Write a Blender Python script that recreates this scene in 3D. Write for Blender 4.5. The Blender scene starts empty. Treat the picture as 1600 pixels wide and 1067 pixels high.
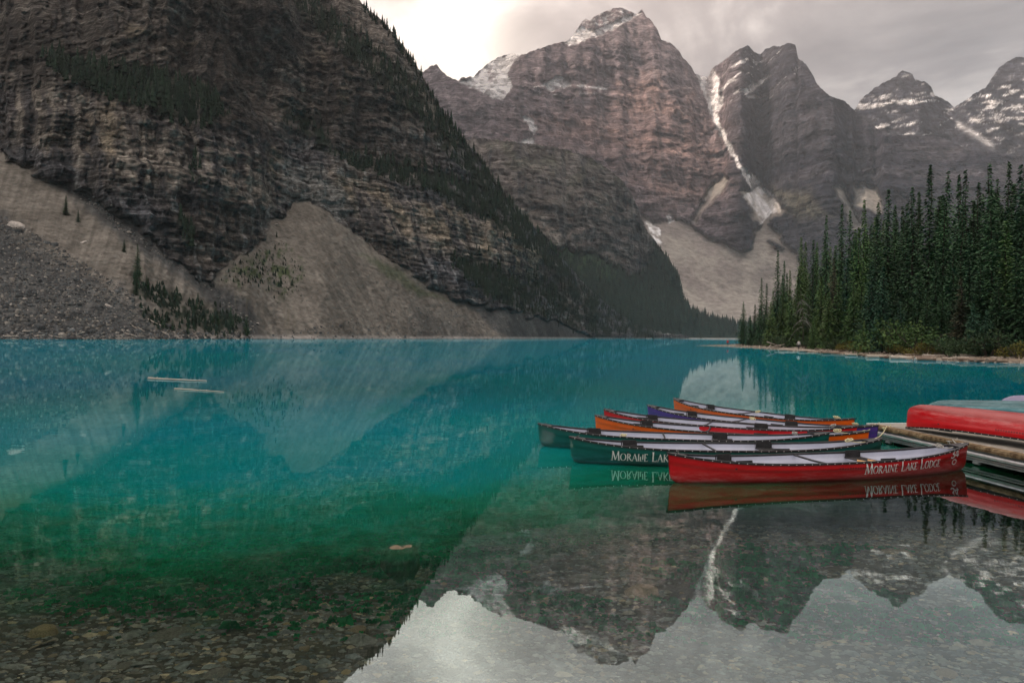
import bpy, math, random
import numpy as np
from mathutils import Vector, Matrix

random.seed(7)
RNG = np.random.default_rng(11)
sc = bpy.context.scene
COL = sc.collection

# ------------------------------------------------------------------ camera
F, H = 1067.0, 2.2
PITCH, ROLL = math.atan(8 / 1067), math.radians(0.46)
_a = math.pi / 2 - PITCH
_Rx = np.array([[1, 0, 0], [0, math.cos(_a), -math.sin(_a)], [0, math.sin(_a), math.cos(_a)]])
_Rz = np.array([[math.cos(ROLL), -math.sin(ROLL), 0], [math.sin(ROLL), math.cos(ROLL), 0], [0, 0, 1]])
RC = _Rx @ _Rz
cd = bpy.data.cameras.new('camera')
cam = bpy.data.objects.new('camera', cd)
COL.objects.link(cam)
cd.sensor_width = 36.0
cd.lens = 36.0 * F / 1600
cd.clip_start, cd.clip_end = 0.05, 30000
M4 = Matrix([[*RC[0], 0], [*RC[1], 0], [*RC[2], H], [0, 0, 0, 1]])
cam.matrix_world = M4
sc.camera = cam


def ray(px, py):
    """direction through a point of the 1600x1067 photograph, scaled to one metre of depth"""
    px, py = np.broadcast_arrays(np.asarray(px, float), np.asarray(py, float))
    d = np.stack([px - 800, 533.5 - py, np.full(px.shape, -F)], -1) @ RC.T
    return d / d[..., 1:2]


def onz(px, py, z=0.0):
    d = ray(px, py)
    t = (z - H) / d[2]
    return Vector((d[0] * t, d[1] * t, z))


def aty(px, py, Y):
    d = ray(px, py)
    return Vector((d[0] * Y, Y, H + d[2] * Y))


# ------------------------------------------------------------------ world and sun
W = bpy.data.worlds.new('World')
sc.world = W
W.use_nodes = True
_sa, _se = math.radians(-113), math.radians(28)   # soft sun from left behind, placed away from the glow to light the peaks
sd = (math.sin(_sa) * math.cos(_se), math.cos(_sa) * math.cos(_se), math.sin(_se))
SUN = Vector(sd).normalized()
gd = ray(722, 66)
GLOW = Vector(gd).normalized()
elev = math.asin(SUN.z)
azim = math.atan2(SUN.x, SUN.y)


class N:
    """small helper for node trees"""

    def __init__(s, tree):
        s.t = tree
        s.n = tree.nodes
        s.l = tree.links

    def node(s, typ, props=None, **ins):
        nd = s.n.new(typ)
        for k, v in (props or {}).items():
            setattr(nd, k, v)
        for k, v in ins.items():
            key = int(k[1:]) if k[0] == '_' and k[1:].isdigit() else k.replace('_', ' ')
            s.set(nd.inputs[key], v)
        return nd

    def set(s, inp, v):
        if isinstance(v, bpy.types.Node):
            v = v.outputs[0]
        if isinstance(v, bpy.types.NodeSocket):
            s.l.new(v, inp)
        else:
            if isinstance(v, (tuple, list)) and inp.type == 'RGBA' and len(v) == 3:
                v = (*v, 1)
            inp.default_value = v

    def math(s, op, a, b=None, c=None, clamp=False):
        nd = s.n.new('ShaderNodeMath')
        nd.operation = op
        nd.use_clamp = clamp
        for i, v in enumerate((a, b, c)):
            if v is not None:
                s.set(nd.inputs[i], v)
        return nd

    def vmath(s, op, a, b=None):
        nd = s.n.new('ShaderNodeVectorMath')
        nd.operation = op
        s.set(nd.inputs[0], a)
        if b is not None:
            s.set(nd.inputs[1], b)
        return nd

    def mix(s, fac, a, b, blend='MIX'):
        nd = s.n.new('ShaderNodeMix')
        nd.data_type = 'RGBA'
        nd.blend_type = blend
        s.set(nd.inputs[0], fac)
        s.set(nd.inputs[6], a)
        s.set(nd.inputs[7], b)
        return nd.outputs[2]

    def noise(s, vec, scale, detail=4, rough=.55, dist=0.0):
        return s.node('ShaderNodeTexNoise', None, Vector=vec, Scale=scale, Detail=detail, Roughness=rough, Distortion=dist)

    def rng(s, v, a, b, c=0.0, d=1.0, kind='LINEAR'):
        nd = s.n.new('ShaderNodeMapRange')
        nd.interpolation_type = kind
        s.set(nd.inputs[0], v)
        for i, q in enumerate((a, b, c, d)):
            nd.inputs[i + 1].default_value = q
        return nd.outputs[0]

    def ramp(s, fac, stops):
        nd = s.n.new('ShaderNodeValToRGB')
        el = nd.color_ramp.elements
        while len(el) < len(stops):
            el.new(0.5)
        for e, (p, c) in zip(el, stops):
            e.position = p
            e.color = (*c, 1)
        s.set(nd.inputs[0], fac)
        return nd.outputs[0]


w = N(W.node_tree)
w.n.clear()
tc = w.n.new('ShaderNodeTexCoord')
D = tc.outputs['Generated']
sep = w.node('ShaderNodeSeparateXYZ', None, _0=D)
zc = w.math('MAXIMUM', sep.outputs['Z'], 0.0)
sky = w.n.new('ShaderNodeTexSky')
sky.sky_type = 'NISHITA'
sky.sun_disc = False
sky.sun_elevation = elev
sky.sun_rotation = azim
# cloud deck: direction projected on a flat layer
den = w.math('ADD', zc, 0.12)
cx = w.math('DIVIDE', sep.outputs['X'], den)
cy = w.math('DIVIDE', sep.outputs['Y'], den)
cv = w.node('ShaderNodeCombineXYZ', None, X=cx, Y=cy)
n1 = w.noise(cv, 1.0, 8, .6, .8)
n2 = w.noise(cv, 2.4, 6, .6, .3)
cl = w.math('ADD', w.math('MULTIPLY', n1, 0.75), w.math('MULTIPLY', n2, 0.25))
clr = w.ramp(cl, [(0.40, (1.9, 1.62, 1.45)), (0.475, (3.2, 2.75, 2.5)), (0.53, (5.6, 4.9, 4.4)), (0.60, (9.2, 8.1, 7.3))])
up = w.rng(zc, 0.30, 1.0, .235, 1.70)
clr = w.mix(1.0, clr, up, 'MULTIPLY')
dt = w.vmath('DOT_PRODUCT', D, tuple(GLOW)).outputs['Value']
dt = w.math('ADD', dt, w.math('MULTIPLY', w.math('SUBTRACT', n1, .5), 0.02))
g1 = w.math('MULTIPLY', w.math('POWER', w.math('MAXIMUM', dt, 0.0, clamp=True), 11), .95)
g2 = w.math('MULTIPLY', w.math('POWER', w.math('MAXIMUM', dt, 0.0, clamp=True), 420), 4.2)
glow = w.mix(1.0, w.node('ShaderNodeCombineColor', None, Red=g1, Green=g1, Blue=g1), (1.0, .70, .53), 'MULTIPLY')
glow2 = w.mix(1.0, w.node('ShaderNodeCombineColor', None, Red=g2, Green=g2, Blue=g2), (1.0, .88, .72), 'MULTIPLY')
s1 = w.mix(1.0, clr, glow, 'ADD')
s1 = w.mix(1.0, s1, glow2, 'ADD')
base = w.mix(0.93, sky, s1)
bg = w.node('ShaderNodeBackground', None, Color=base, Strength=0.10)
wo = w.n.new('ShaderNodeOutputWorld')
w.l.new(bg.outputs[0], wo.inputs[0])

sl = bpy.data.lights.new('sun', 'SUN')
sl.energy = 2.4
sl.angle = math.radians(10)
sl.color = (1.0, .78, .62)
so = bpy.data.objects.new('sun', sl)
COL.objects.link(so)
so.rotation_euler = (-SUN).to_track_quat('-Z', 'Y').to_euler()

sc.view_settings.view_transform = 'Standard'
sc.view_settings.look = 'None'
sc.view_settings.gamma = 1.0
sc.view_settings.exposure = 1.6
sc.view_settings.use_curve_mapping = False
sc.render.engine = 'CYCLES'
sc.cycles.use_denoising = True
sc.cycles.max_bounces = 8
sc.cycles.diffuse_bounces = 3
sc.cycles.glossy_bounces = 4
sc.cycles.transparent_max_bounces = 10
sc.cycles.volume_bounces = 1
sc.cycles.caustics_reflective = False
sc.cycles.caustics_refractive = False
sc.cycles.sample_clamp_indirect = 6


# ------------------------------------------------------------------ numpy noise
_perm = RNG.permutation(256)
_perm = np.concatenate([_perm, _perm, _perm])
_grad = RNG.normal(size=(256, 3))
_grad /= np.linalg.norm(_grad, axis=1)[:, None]
_grad = _grad.astype(np.float32)


def perlin(x, y, z=0.0):
    x, y, z = np.broadcast_arrays(np.asarray(x, np.float32), np.asarray(y, np.float32), np.asarray(z, np.float32))
    xi, yi, zi = np.floor(x).astype(int), np.floor(y).astype(int), np.floor(z).astype(int)
    xf, yf, zf = x - xi, y - yi, z - zi
    xi, yi, zi = xi & 255, yi & 255, zi & 255
    u, v, q = [t * t * t * (t * (t * 6 - 15) + 10) for t in (xf, yf, zf)]

    def g(i, j, k):
        h = _perm[_perm[_perm[xi + i] + yi + j] + zi + k]
        G = _grad[h]
        return G[..., 0] * (xf - i) + G[..., 1] * (yf - j) + G[..., 2] * (zf - k)

    x00 = g(0, 0, 0) * (1 - u) + g(1, 0, 0) * u
    x10 = g(0, 1, 0) * (1 - u) + g(1, 1, 0) * u
    x01 = g(0, 0, 1) * (1 - u) + g(1, 0, 1) * u
    x11 = g(0, 1, 1) * (1 - u) + g(1, 1, 1) * u
    return ((x00 * (1 - v) + x10 * v) * (1 - q) + (x01 * (1 - v) + x11 * v) * q) * 1.6


def fbm(x, y, z=0.0, o=4, gain=.5, ridged=False):
    r, a, f = 0, 1.0, 1.0
    for i in range(o):
        n = perlin(x * f + 17.3 * i, y * f - 9.1 * i, z * f + 5.7 * i)
        if ridged:
            n = 1 - 2 * np.abs(n)
        r = r + a * n
        a *= gain
        f *= 2.03
    return r


def sstep(a, b, x):
    t = np.clip((x - a) / (b - a), 0, 1)
    return t * t * (3 - 2 * t)


def inpoly(px, py, poly):
    """signed-ish mask: True inside"""
    x, y = np.asarray(px, float), np.asarray(py, float)
    ins = np.zeros(x.shape, bool)
    n = len(poly)
    for i in range(n):
        x1, y1 = poly[i]
        x2, y2 = poly[(i + 1) % n]
        if y1 == y2:
            continue
        c = ((y1 > y) != (y2 > y)) & (x < (x2 - x1) * (y - y1) / (y2 - y1) + x1)
        ins ^= c
    return ins


def pdist(px, py, poly):
    """distance to the polygon's edge, positive inside (pixels of the photograph)"""
    x, y = np.asarray(px, float), np.asarray(py, float)
    d = np.full(x.shape, 1e9)
    n = len(poly)
    for i in range(n):
        x1, y1 = poly[i]
        x2, y2 = poly[(i + 1) % n]
        vx, vy = x2 - x1, y2 - y1
        t = np.clip(((x - x1) * vx + (y - y1) * vy) / (vx * vx + vy * vy + 1e-9), 0, 1)
        d = np.minimum(d, np.hypot(x - x1 - t * vx, y - y1 - t * vy))
    return np.where(inpoly(x, y, poly), d, -d)


def interp(knots, x):
    k = np.array(knots, float)
    return np.interp(x, k[:, 0], k[:, 1])


# ------------------------------------------------------------------ mesh helpers
def mesh_np(name, V, T, col=None, smooth=False, alpha=None):
    """triangles or quads given as arrays become one mesh; col = per-vertex linear RGB"""
    V = np.asarray(V, np.float32)
    T = np.asarray(T, np.int32)
    m = bpy.data.meshes.new(name)
    k = T.shape[1]
    m.vertices.add(len(V))
    m.vertices.foreach_set('co', V.ravel())
    m.loops.add(T.size)
    m.loops.foreach_set('vertex_index', T.ravel())
    m.polygons.add(len(T))
    m.polygons.foreach_set('loop_start', np.arange(0, T.size, k, dtype=np.int32))
    if smooth:
        m.polygons.foreach_set('use_smooth', np.ones(len(T), bool))
    m.update(calc_edges=True)
    if col is not None:
        a = m.color_attributes.new('Col', 'FLOAT_COLOR', 'POINT')
        c = np.ones((len(V), 4), np.float32)
        c[:, :3] = col
        if alpha is not None:
            c[:, 3] = alpha
        a.data.foreach_set('color', c.ravel())
    return m


def link(name, mesh, mat=None, parent=None, loc=None):
    o = bpy.data.objects.new(name, mesh)
    COL.objects.link(o)
    if mat is not None and len(mesh.materials) == 0:
        mesh.materials.append(mat)
    if parent is not None:
        o.parent = parent
    if loc is not None:
        o.location = loc
    return o


def tag(o, label=None, cat=None, group=None, kind=None):
    if label:
        o['label'] = label
    if cat:
        o['category'] = cat
    if group:
        o['group'] = group
    if kind:
        o['kind'] = kind
    return o


def empty(name, loc=(0, 0, 0), rz=0.0, **k):
    o = bpy.data.objects.new(name, None)
    COL.objects.link(o)
    o.empty_display_size = .2
    o.location = loc
    o.rotation_euler = (0, 0, rz)
    return tag(o, **k)


class MB:
    """collects polygons"""

    def __init__(s):
        s.v, s.f, s.m = [], [], []
        s.cur = 0

    def face(s, pts):
        b = len(s.v)
        s.v += [tuple(p) for p in pts]
        s.f.append(list(range(b, b + len(pts))))
        s.m.append(s.cur)

    def grid(s, P, closed_u=False, closed_v=False):
        """P[i][j] points"""
        n, m = len(P), len(P[0])
        b = len(s.v)
        for r in P:
            s.v += [tuple(p) for p in r]
        for i in range(n if closed_u else n - 1):
            for j in range(m if closed_v else m - 1):
                i2, j2 = (i + 1) % n, (j + 1) % m
                s.f.append([b + i * m + j, b + i2 * m + j, b + i2 * m + j2, b + i * m + j2])
                s.m.append(s.cur)

    def box(s, c, d, rot=None, bev=0.0):
        hx, hy, hz = d[0] / 2, d[1] / 2, d[2] / 2
        if bev:
            b = min(bev, hx * .9, hy * .9, hz * .9)
            ring = lambda z, e: [(-hx + e, -hy + e + 0, z), (hx - e, -hy + e, z), (hx - e, hy - e, z), (-hx + e, hy - e, z)]
            L = [ring(-hz, b), ring(-hz + b, 0), ring(hz - b, 0), ring(hz, b)]
        else:
            L = [[(-hx, -hy, z), (hx, -hy, z), (hx, hy, z), (-hx, hy, z)] for z in (-hz, hz)]
        T = lambda p: (Vector(c) + (rot @ Vector(p) if rot is not None else Vector(p)))
        L = [[T(p) for p in r] for r in L]
        s.grid(L, closed_v=True)
        s.face(list(reversed(L[0])))
        s.face(L[-1])

    def tube(s, pts, r, n=8, caps=True):
        pts = [Vector(p) for p in pts]
        R = r if isinstance(r, (list, tuple)) else [r] * len(pts)
        rings = []
        up = Vector((0, 0, 1))
        for i, p in enumerate(pts):
            t = (pts[min(i + 1, len(pts) - 1)] - pts[max(i - 1, 0)])
            t.normalize()
            a = t.cross(up)
            if a.length < .05:
                a = t.cross(Vector((1, 0, 0)))
            a.normalize()
            b = a.cross(t)
            rings.append([p + (a * math.cos(q) + b * math.sin(q)) * R[i] for q in [2 * math.pi * k / n for k in range(n)]])
        s.grid(rings, closed_v=True)
        if caps:
            s.face(list(reversed(rings[0])))
            s.face(rings[-1])

    def mesh(s, name, mats=(), smooth=False):
        m = bpy.data.meshes.new(name)
        m.from_pydata(s.v, [], s.f)
        for q in mats:
            m.materials.append(q)
        if any(s.m):
            m.polygons.foreach_set('material_index', s.m)
        if smooth:
            m.polygons.foreach_set('use_smooth', [True] * len(s.f))
        m.update()
        return m

    def build(s, name, mat, parent=None, smooth=False, loc=None):
        return link(name, s.mesh(name, mat if isinstance(mat, (list, tuple)) else (mat,), smooth), None, parent, loc)


# ------------------------------------------------------------------ materials
def newmat(name):
    m = bpy.data.materials.new(name)
    m.use_nodes = True
    n = N(m.node_tree)
    n.n.clear()
    out = n.n.new('ShaderNodeOutputMaterial')
    return m, n, out


def surf(name, c1, c2=None, scale=6.0, rough=.6, bump=0.0, bscale=None, metal=0.0, spec=.5, attr=False, objrand=0.0,
         detail=5, stretch=None, coat=0.0, bdist=.02):
    """general procedural material: two-colour noise, optional vertex colour, bump"""
    m, n, out = newmat(name)
    tcn = n.n.new('ShaderNodeTexCoord')
    vec = tcn.outputs['Object']
    if stretch:
        vec = n.node('ShaderNodeMapping', None, Vector=vec, Scale=stretch).outputs[0]
    nz = n.noise(vec, scale, detail, .6)
    f = n.rng(nz.outputs[0], .35, .65)
    if attr:
        at = n.node('ShaderNodeAttribute', {'attribute_name': 'Col'})
        k = n.rng(nz.outputs[0], .3, .7, c1, c2)
        col = n.mix(1.0, at.outputs['Color'], k, 'MULTIPLY')
    else:
        col = n.mix(f, c1, c2 or c1)
    if objrand:
        oi = n.n.new('ShaderNodeObjectInfo')
        hsv = n.node('ShaderNodeHueSaturation', None, Color=col)
        n.set(hsv.inputs['Value'], n.rng(oi.outputs['Random'], 0, 1, 1 - objrand, 1 + objrand))
        n.set(hsv.inputs['Hue'], n.rng(n.math('FRACT', n.math('MULTIPLY', oi.outputs['Random'], 7.3)), 0, 1, .5 - objrand * .06, .5 + objrand * .06))
        col = hsv.outputs[0]
    b = n.node('ShaderNodeBsdfPrincipled', None, Base_Color=col, Roughness=rough, Metallic=metal)
    b.inputs['Specular IOR Level'].default_value = spec
    if coat:
        b.inputs['Coat Weight'].default_value = coat
        b.inputs['Coat Roughness'].default_value = .12
    if bump:
        bn = n.noise(vec, bscale or scale * 3, 6, .65)
        bp = n.node('ShaderNodeBump', None, Strength=bump, Distance=bdist, Height=bn.outputs[0])
        n.l.new(bp.outputs[0], b.inputs['Normal'])
    n.l.new(b.outputs[0], out.inputs[0])
    return m


def rock_material(name, s1, bumpd, dist, bk=1.0):
    """rock face: vertex colour carries the kind of ground, noise gives grain at three sizes"""
    m, n, out = newmat(name)
    g = n.n.new('ShaderNodeNewGeometry')
    at = n.node('ShaderNodeAttribute', {'attribute_name': 'Col'})
    P = g.outputs['Position']
    a = n.noise(P, s1, 8, .65)
    lay = n.node('ShaderNodeMapping', None, Vector=P, Scale=(.35, .35, 2.2))
    b_ = n.noise(lay.outputs[0], s1 * 1.6, 6, .7, .1)
    v_ = n.noise(n.node('ShaderNodeMapping', None, Vector=P, Scale=(1, 1, .14)).outputs[0], s1 * .9, 6, .65, .1)
    rk = at.outputs['Alpha']
    kb = n.math('MULTIPLY', n.rng(b_.outputs[0], .3, .7, .5, 1.6), n.rng(v_.outputs[0], .3, .7, .6, 1.45))
    # thin beds: noise that hardly changes sideways, and blocks bounded by joints
    bed_ = n.noise(n.node('ShaderNodeMapping', None, Vector=P, Scale=(.02, .02, .62)).outputs[0], s1 * 2.2, 9, .78, .15)
    vor = n.node('ShaderNodeTexVoronoi', None, Vector=n.node('ShaderNodeMapping', None, Vector=P, Scale=(1, 1, .55)).outputs[0], Scale=s1 * .75)
    vs_ = n.node('ShaderNodeSeparateColor', None, _0=vor.outputs['Color'])
    kb = n.math('MULTIPLY', kb, n.rng(bed_.outputs[0], .42, .58, 1 - .48 * bk, 1 + .5 * bk))
    kb = n.math('MULTIPLY', kb, n.rng(vs_.outputs[0], 0, 1, .68, 1.35))
    kb = n.math('ADD', n.math('MULTIPLY', kb, rk), n.math('SUBTRACT', 1.0, rk))
    k = n.math('MULTIPLY', n.rng(a.outputs[0], .25, .75, .55, 1.5), kb)
    col = n.mix(1.0, at.outputs['Color'], k, 'MULTIPLY')
    bs = n.node('ShaderNodeBsdfDiffuse', None, Color=col, Roughness=.8)
    hgt = n.math('ADD', n.math('MULTIPLY', a.outputs[0], n.math('ADD', .35, n.math('MULTIPLY', rk, .65))), n.math('MULTIPLY', n.math('ADD', n.math('ADD', b_.outputs[0], v_.outputs[0]), n.math('ADD', n.math('MULTIPLY', bed_.outputs[0], bk), n.math('MULTIPLY', vs_.outputs[1], .35))), rk))
    bp = n.node('ShaderNodeBump', None, Strength=bumpd, Distance=dist, Height=hgt)
    n.l.new(bp.outputs[0], bs.inputs['Normal'])
    n.l.new(bs.outputs[0], out.inputs[0])
    return m


M_rockA = rock_material('cliff_rock', .35, 1.0, 2.8, .9)
M_rockB = rock_material('buttress_rock', .09, 1.0, 11.0, .4)
M_rockC = rock_material('far_mountain_rock', .045, 1.0, 30.0, .35)
M_boulder = surf('boulder_stone', .6, 1.4, 1.5, .9, .6, 3, attr=True, spec=.2, bdist=.1)
M_pebble = surf('lakebed_stone', .6, 1.35, 22, .75, .5, 60, attr=True, spec=.3)
M_needle_far = surf('distant_needles', .7, 1.3, .2, .95, attr=True, spec=.1)


# ------------------------------------------------------------------ mountain sheets
def hor(px):
    return 525.5 + (px - 800) * 0.00803


def sheet(px0, px1, nx, nv, sil, Y0, slope, disp, color, jag=1.5, jf=.12, seed=0.0, crop=None, nback=8, backlen=.35, nextra=0, H0=-3.0, jo=4, solid=None):
    """a mountain face: each column climbs from the water (depth Y0) with the local slope until the skyline"""
    px = np.linspace(px0, px1, nx)
    y0 = interp(Y0, px)
    kk = max(3, int(60 / (px[1] - px[0]))) | 1
    y0 = np.convolve(np.pad(y0, kk // 2, mode='edge'), np.hanning(kk + 2)[1:-1] / np.hanning(kk + 2)[1:-1].sum(), 'valid')
    s = interp(sil, px)
    s = s - fbm(px * jf, seed, 0, jo, .6) * jag
    b = hor(px) - (H0 - H) / y0 * F
    if nextra:
        top = np.maximum(s, -45)
        v = np.linspace(0, 1, nv)[None]
        py1 = b[:, None] + (top - b)[:, None] * v
        v2 = np.linspace(0, 1, nextra + 1)[None, 1:]
        s2 = np.minimum(s, top - 1.5)
        py = np.concatenate([py1, top[:, None] + (s2 - top)[:, None] * v2], 1)
    else:
        v = np.linspace(0, 1, nv)[None]
        py = b[:, None] + (s - b)[:, None] * v
    PX = np.broadcast_to(px[:, None], py.shape)
    R = ray(PX, py)
    t = R[..., 2]
    sl_ = np.maximum(slope(PX, py), np.maximum(t + .13, .12))
    Y = np.empty_like(t)
    Y[:, 0] = y0
    for j in range(1, t.shape[1]):
        sj = sl_[:, j]
        Y[:, j] = Y[:, j - 1] * np.clip((sj - t[:, j - 1]) / (sj - t[:, j]), 1.0, 1.06)
    X, Z = R[..., 0] * Y, H + t * Y
    P = np.stack([X, Y, Z], -1)
    Cc = color(PX, py, P)
    Al = np.ones(PX.shape) if solid is None else 1 - solid(PX, py)
    # relief is pushed out along the sight line to the lake's outlet, so that the skyline keeps its height
    d, side = disp(PX, py, P)
    keep = .5 + .5 * sstep(0, 60, py - s[:, None])
    P = P + (d * keep)[..., None] * (np.array(side) - R)
    # the far side of the ridge
    top = P[:, -1]
    bk = []
    for k in range(1, nback + 1):
        f = k / nback
        q = top.copy()
        q[:, 1] += top[:, 1] * backlen * f
        q[:, 2] = top[:, 2] * (1 - f) ** 1.1 - 5 * f + fbm(q[:, 0] * .01, f * 3, seed, 3) * top[:, 2] * .05
        q[:, 0] += top[:, 0] * 0
        bk.append(q)
    P = np.concatenate([P, np.stack(bk, 1)], 1)
    Cc = np.concatenate([Cc, np.repeat(Cc[:, -1:], nback, 1)], 1)
    Al = np.concatenate([Al, np.repeat(Al[:, -1:], nback, 1)], 1)
    n, m_ = P.shape[:2]
    idx = np.arange(n * m_).reshape(n, m_)
    Q = np.stack([idx[:-1, :-1], idx[1:, :-1], idx[1:, 1:], idx[:-1, 1:]], -1).reshape(-1, 4)
    return dict(P=P, C=Cc, A=Al, Q=Q, px=px, py=py, n=n, m=m_, front=py.shape[1])


def build_sheet(name, S, mat, kind='structure', label=None, parent=None, smooth=False):
    me = mesh_np(name, S['P'].reshape(-1, 3), S['Q'], S['C'].reshape(-1, 3), smooth=smooth, alpha=S['A'].ravel())
    o = link(name, me, mat, parent)
    tag(o, label=label, kind=kind)
    return o


def on_sheet(S, qx, qy):
    """3-D points of the sheet under photograph positions qx, qy (vectorised, nearest vertex)"""
    i = np.clip(np.round((qx - S['px'][0]) / (S['px'][1] - S['px'][0])).astype(int), 0, S['n'] - 1)
    cols = S['py'][i]
    j = np.abs(cols - qy[:, None]).argmin(1)
    return S['P'][i, j], np.abs(cols - qy[:, None]).min(1)


def sample_poly(poly, n, rng=RNG, edge=0.0):
    p = np.array(poly, float)
    lo, hi = p.min(0), p.max(0)
    out = np.zeros((0, 2))
    while len(out) < n:
        q = rng.uniform(lo, hi, (n * 3, 2))
        q = q[inpoly(q[:, 0], q[:, 1], poly)]
        out = np.concatenate([out, q])
    return out[:n]


def lerp3(a, b, t):
    return a + (b - a) * t[..., None]


A3 = lambda *c: np.array(c, float)

# ---- left mountain with its scree cones
SIL_A = [(-700, -230), (-200, -270), (150, -250), (330, -190), (450, -95), (520, -35), (556, 0), (590, 32), (612, 55), (640, 88), (668, 130), (690, 168),
         (712, 200), (735, 228), (756, 255), (775, 288), (798, 322), (832, 357), (852, 373), (879, 407), (905, 438), (935, 468), (965, 492), (1000, 512), (1035, 522), (1075, 526)]
Y0_A = [(-700, 150), (0, 205), (200, 232), (390, 300), (430, 322), (500, 340), (650, 430), (800, 540), (860, 690), (920, 900), (1000, 1050), (1075, 1150)]
SCR1 = [(-700, 40), (-300, 120), (0, 238), (40, 262), (90, 290), (130, 300), (160, 320), (205, 345), (235, 375), (262, 398), (300, 425), (345, 452), (380, 478), (400, 505), (410, 540), (-700, 560)]
SCR2 = [(405, 545), (375, 490), (325, 438), (345, 418), (385, 395), (415, 372), (422, 345), (447, 335), (455, 318), (480, 312), (515, 330), (530, 345), (560, 368), (600, 398), (640, 425), (680, 450), (720, 472), (760, 482), (815, 488), (850, 500), (885, 508), (922, 530), (925, 545)]
FOREST_A = [
    [(60, 92), (120, 100), (180, 108), (240, 118), (300, 132), (335, 150), (352, 178), (320, 200), (270, 190), (215, 172), (150, 145), (75, 118)],
    [(430, -40), (470, -12), (510, 28), (560, 66), (620, 108), (670, 150), (705, 190), (735, 232), (765, 275), (800, 325), (830, 358), (815, 362), (770, 322), (735, 275), (700, 235), (660, 185), (600, 135), (540, 92), (480, 42), (450, 10)],
    [(520, 236), (600, 248), (660, 258), (700, 270), (750, 292), (800, 322), (850, 372), (880, 412), (900, 440), (860, 425), (810, 385), (770, 352), (730, 330), (690, 300), (640, 288), (560, 262)],
    [(700, 398), (718, 408), (745, 400), (780, 428), (806, 440), (835, 430), (858, 440), (880, 425), (905, 442), (960, 492), (1030, 522), (1000, 529), (925, 524), (880, 505), (850, 498), (815, 485), (770, 468), (735, 448), (712, 430)],
    [(214, 432), (228, 445), (262, 452), (300, 470), (345, 486), (372, 492), (386, 500), (388, 523), (335, 522), (300, 512), (262, 490), (236, 470), (215, 455)],
    [(225, 478), (245, 492), (268, 500), (278, 518), (252, 512), (228, 492)],
    [(278, 330), (296, 340), (306, 372), (300, 392), (288, 380), (272, 350)],
    [(290, 245), (308, 250), (312, 285), (296, 280), (284, 262)],
    [(430, 160), (500, 190), (530, 236), (500, 232), (440, 190)],
]
SHRUB_A = [(352, 436), (385, 408), (418, 388), (440, 392), (462, 408), (468, 425), (455, 452), (440, 470), (425, 450), (395, 440), (365, 446)]
OCHRE = [([(128, 160), (185, 170), (190, 205), (178, 240), (160, 248), (138, 228), (62, 240), (60, 212), (120, 208)], 1.0),
         ([(425, 235), (438, 262), (440, 320), (428, 322), (420, 270)], .9),
         ([(520, 272), (560, 285), (640, 300), (700, 315), (760, 335), (820, 375), (845, 400), (850, 440), (800, 420), (740, 400), (690, 385), (640, 372), (590, 352), (540, 320)], .75),
         ([(160, 20), (230, 45), (300, 70), (270, 90), (200, 62)], .6), ([(450, 60), (540, 100), (560, 190), (470, 180)], .35)]


_wob = {}


def maskp(PX, PY, poly, soft=6.0, wob=5.0, ws=.05, grow=0.0):
    ws = .05 if ws < .1 else .12
    key = (PX.shape, ws, float(PX.ravel()[0]))
    if key not in _wob:
        if len(_wob) > 2:
            _wob.clear()
        _wob[key] = (fbm(PX * ws, PY * ws, 3.3, 3), fbm(PX * ws, PY * ws, 9.7, 3))
    wx, wy = _wob[key]
    x, y = PX + wx * wob, PY + wy * wob
    p = np.array(poly, float)
    m = soft + 1 + grow
    near = (x > p[:, 0].min() - m) & (x < p[:, 0].max() + m) & (y > p[:, 1].min() - m) & (y < p[:, 1].max() + m)
    r = np.zeros(PX.shape)
    if near.any():
        r[near] = sstep(-soft, soft, pdist(x[near], y[near], poly) + grow)
    return r


_c = {}


def masks_A(PX, PY):
    if 'A' in _c and _c['A'][0] == PX.shape:
        return _c['A'][1]
    s = np.maximum(maskp(PX, PY, SCR1, 2.5, 7), maskp(PX, PY, SCR2, 2.5, 6))
    fo = np.zeros(PX.shape)
    for p in FOREST_A:
        fo = np.maximum(fo, maskp(PX, PY, p, 7, 9))
    _c['A'] = (PX.shape, (s, fo))
    return s, fo


def slope_A(PX, PY):
    s, fo = masks_A(PX, PY)
    band = fbm(PX * .004, PY * .012 + PX * .002, 1.0, 2)
    cliff = 1.55 + .55 * band
    up = sstep(150, -60, PY)
    cliff = cliff * (1 - up) + (1.12 + .25 * band) * up
    cliff = cliff * (1 - .35 * fo)
    scree = .64 + .03 * fbm(PX * .02, PY * .02, 2., 2)
    return cliff * (1 - s) + scree * s


def rockdisp(P, strata_x, sc, amp, seed=0.0):
    """ledges and ribs of layered rock, returned as a displacement length"""
    x, y, z = P[..., 0] / sc, P[..., 1] / sc, P[..., 2] / sc
    h = x * .8 + y * .5
    wz = z + strata_x(P) / sc + fbm(h * .02, y * .01, seed, 3) * 5 + fbm(h * .1, z * .08, seed + 4, 2) * .8
    led = 0
    for per, a in ((26, 1.0), (9.5, .55), (3.7, .28)):
        q = wz / per + fbm(h * .03, per, seed, 2) * .3
        fr = q - np.floor(q)
        led = led + a * (sstep(0, .75, fr) - sstep(.8, 1., fr)) * (.45 + .9 * np.clip(fbm(h * .05, z * .05, per + seed, 2) + .4, 0, 1.3))
    rib = fbm(h * .055, z * .012, seed + 2, 4, .55, ridged=True) * .9
    rib2 = fbm(h * .2, z * .05, seed + 8, 4, .55) * .7
    blk = fbm(h * .12, y * .1, z * .14 + seed, 5, .62)
    return amp * (led * 1.0 + rib * 1.0 + rib2 * .6 + blk * .75)


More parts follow.
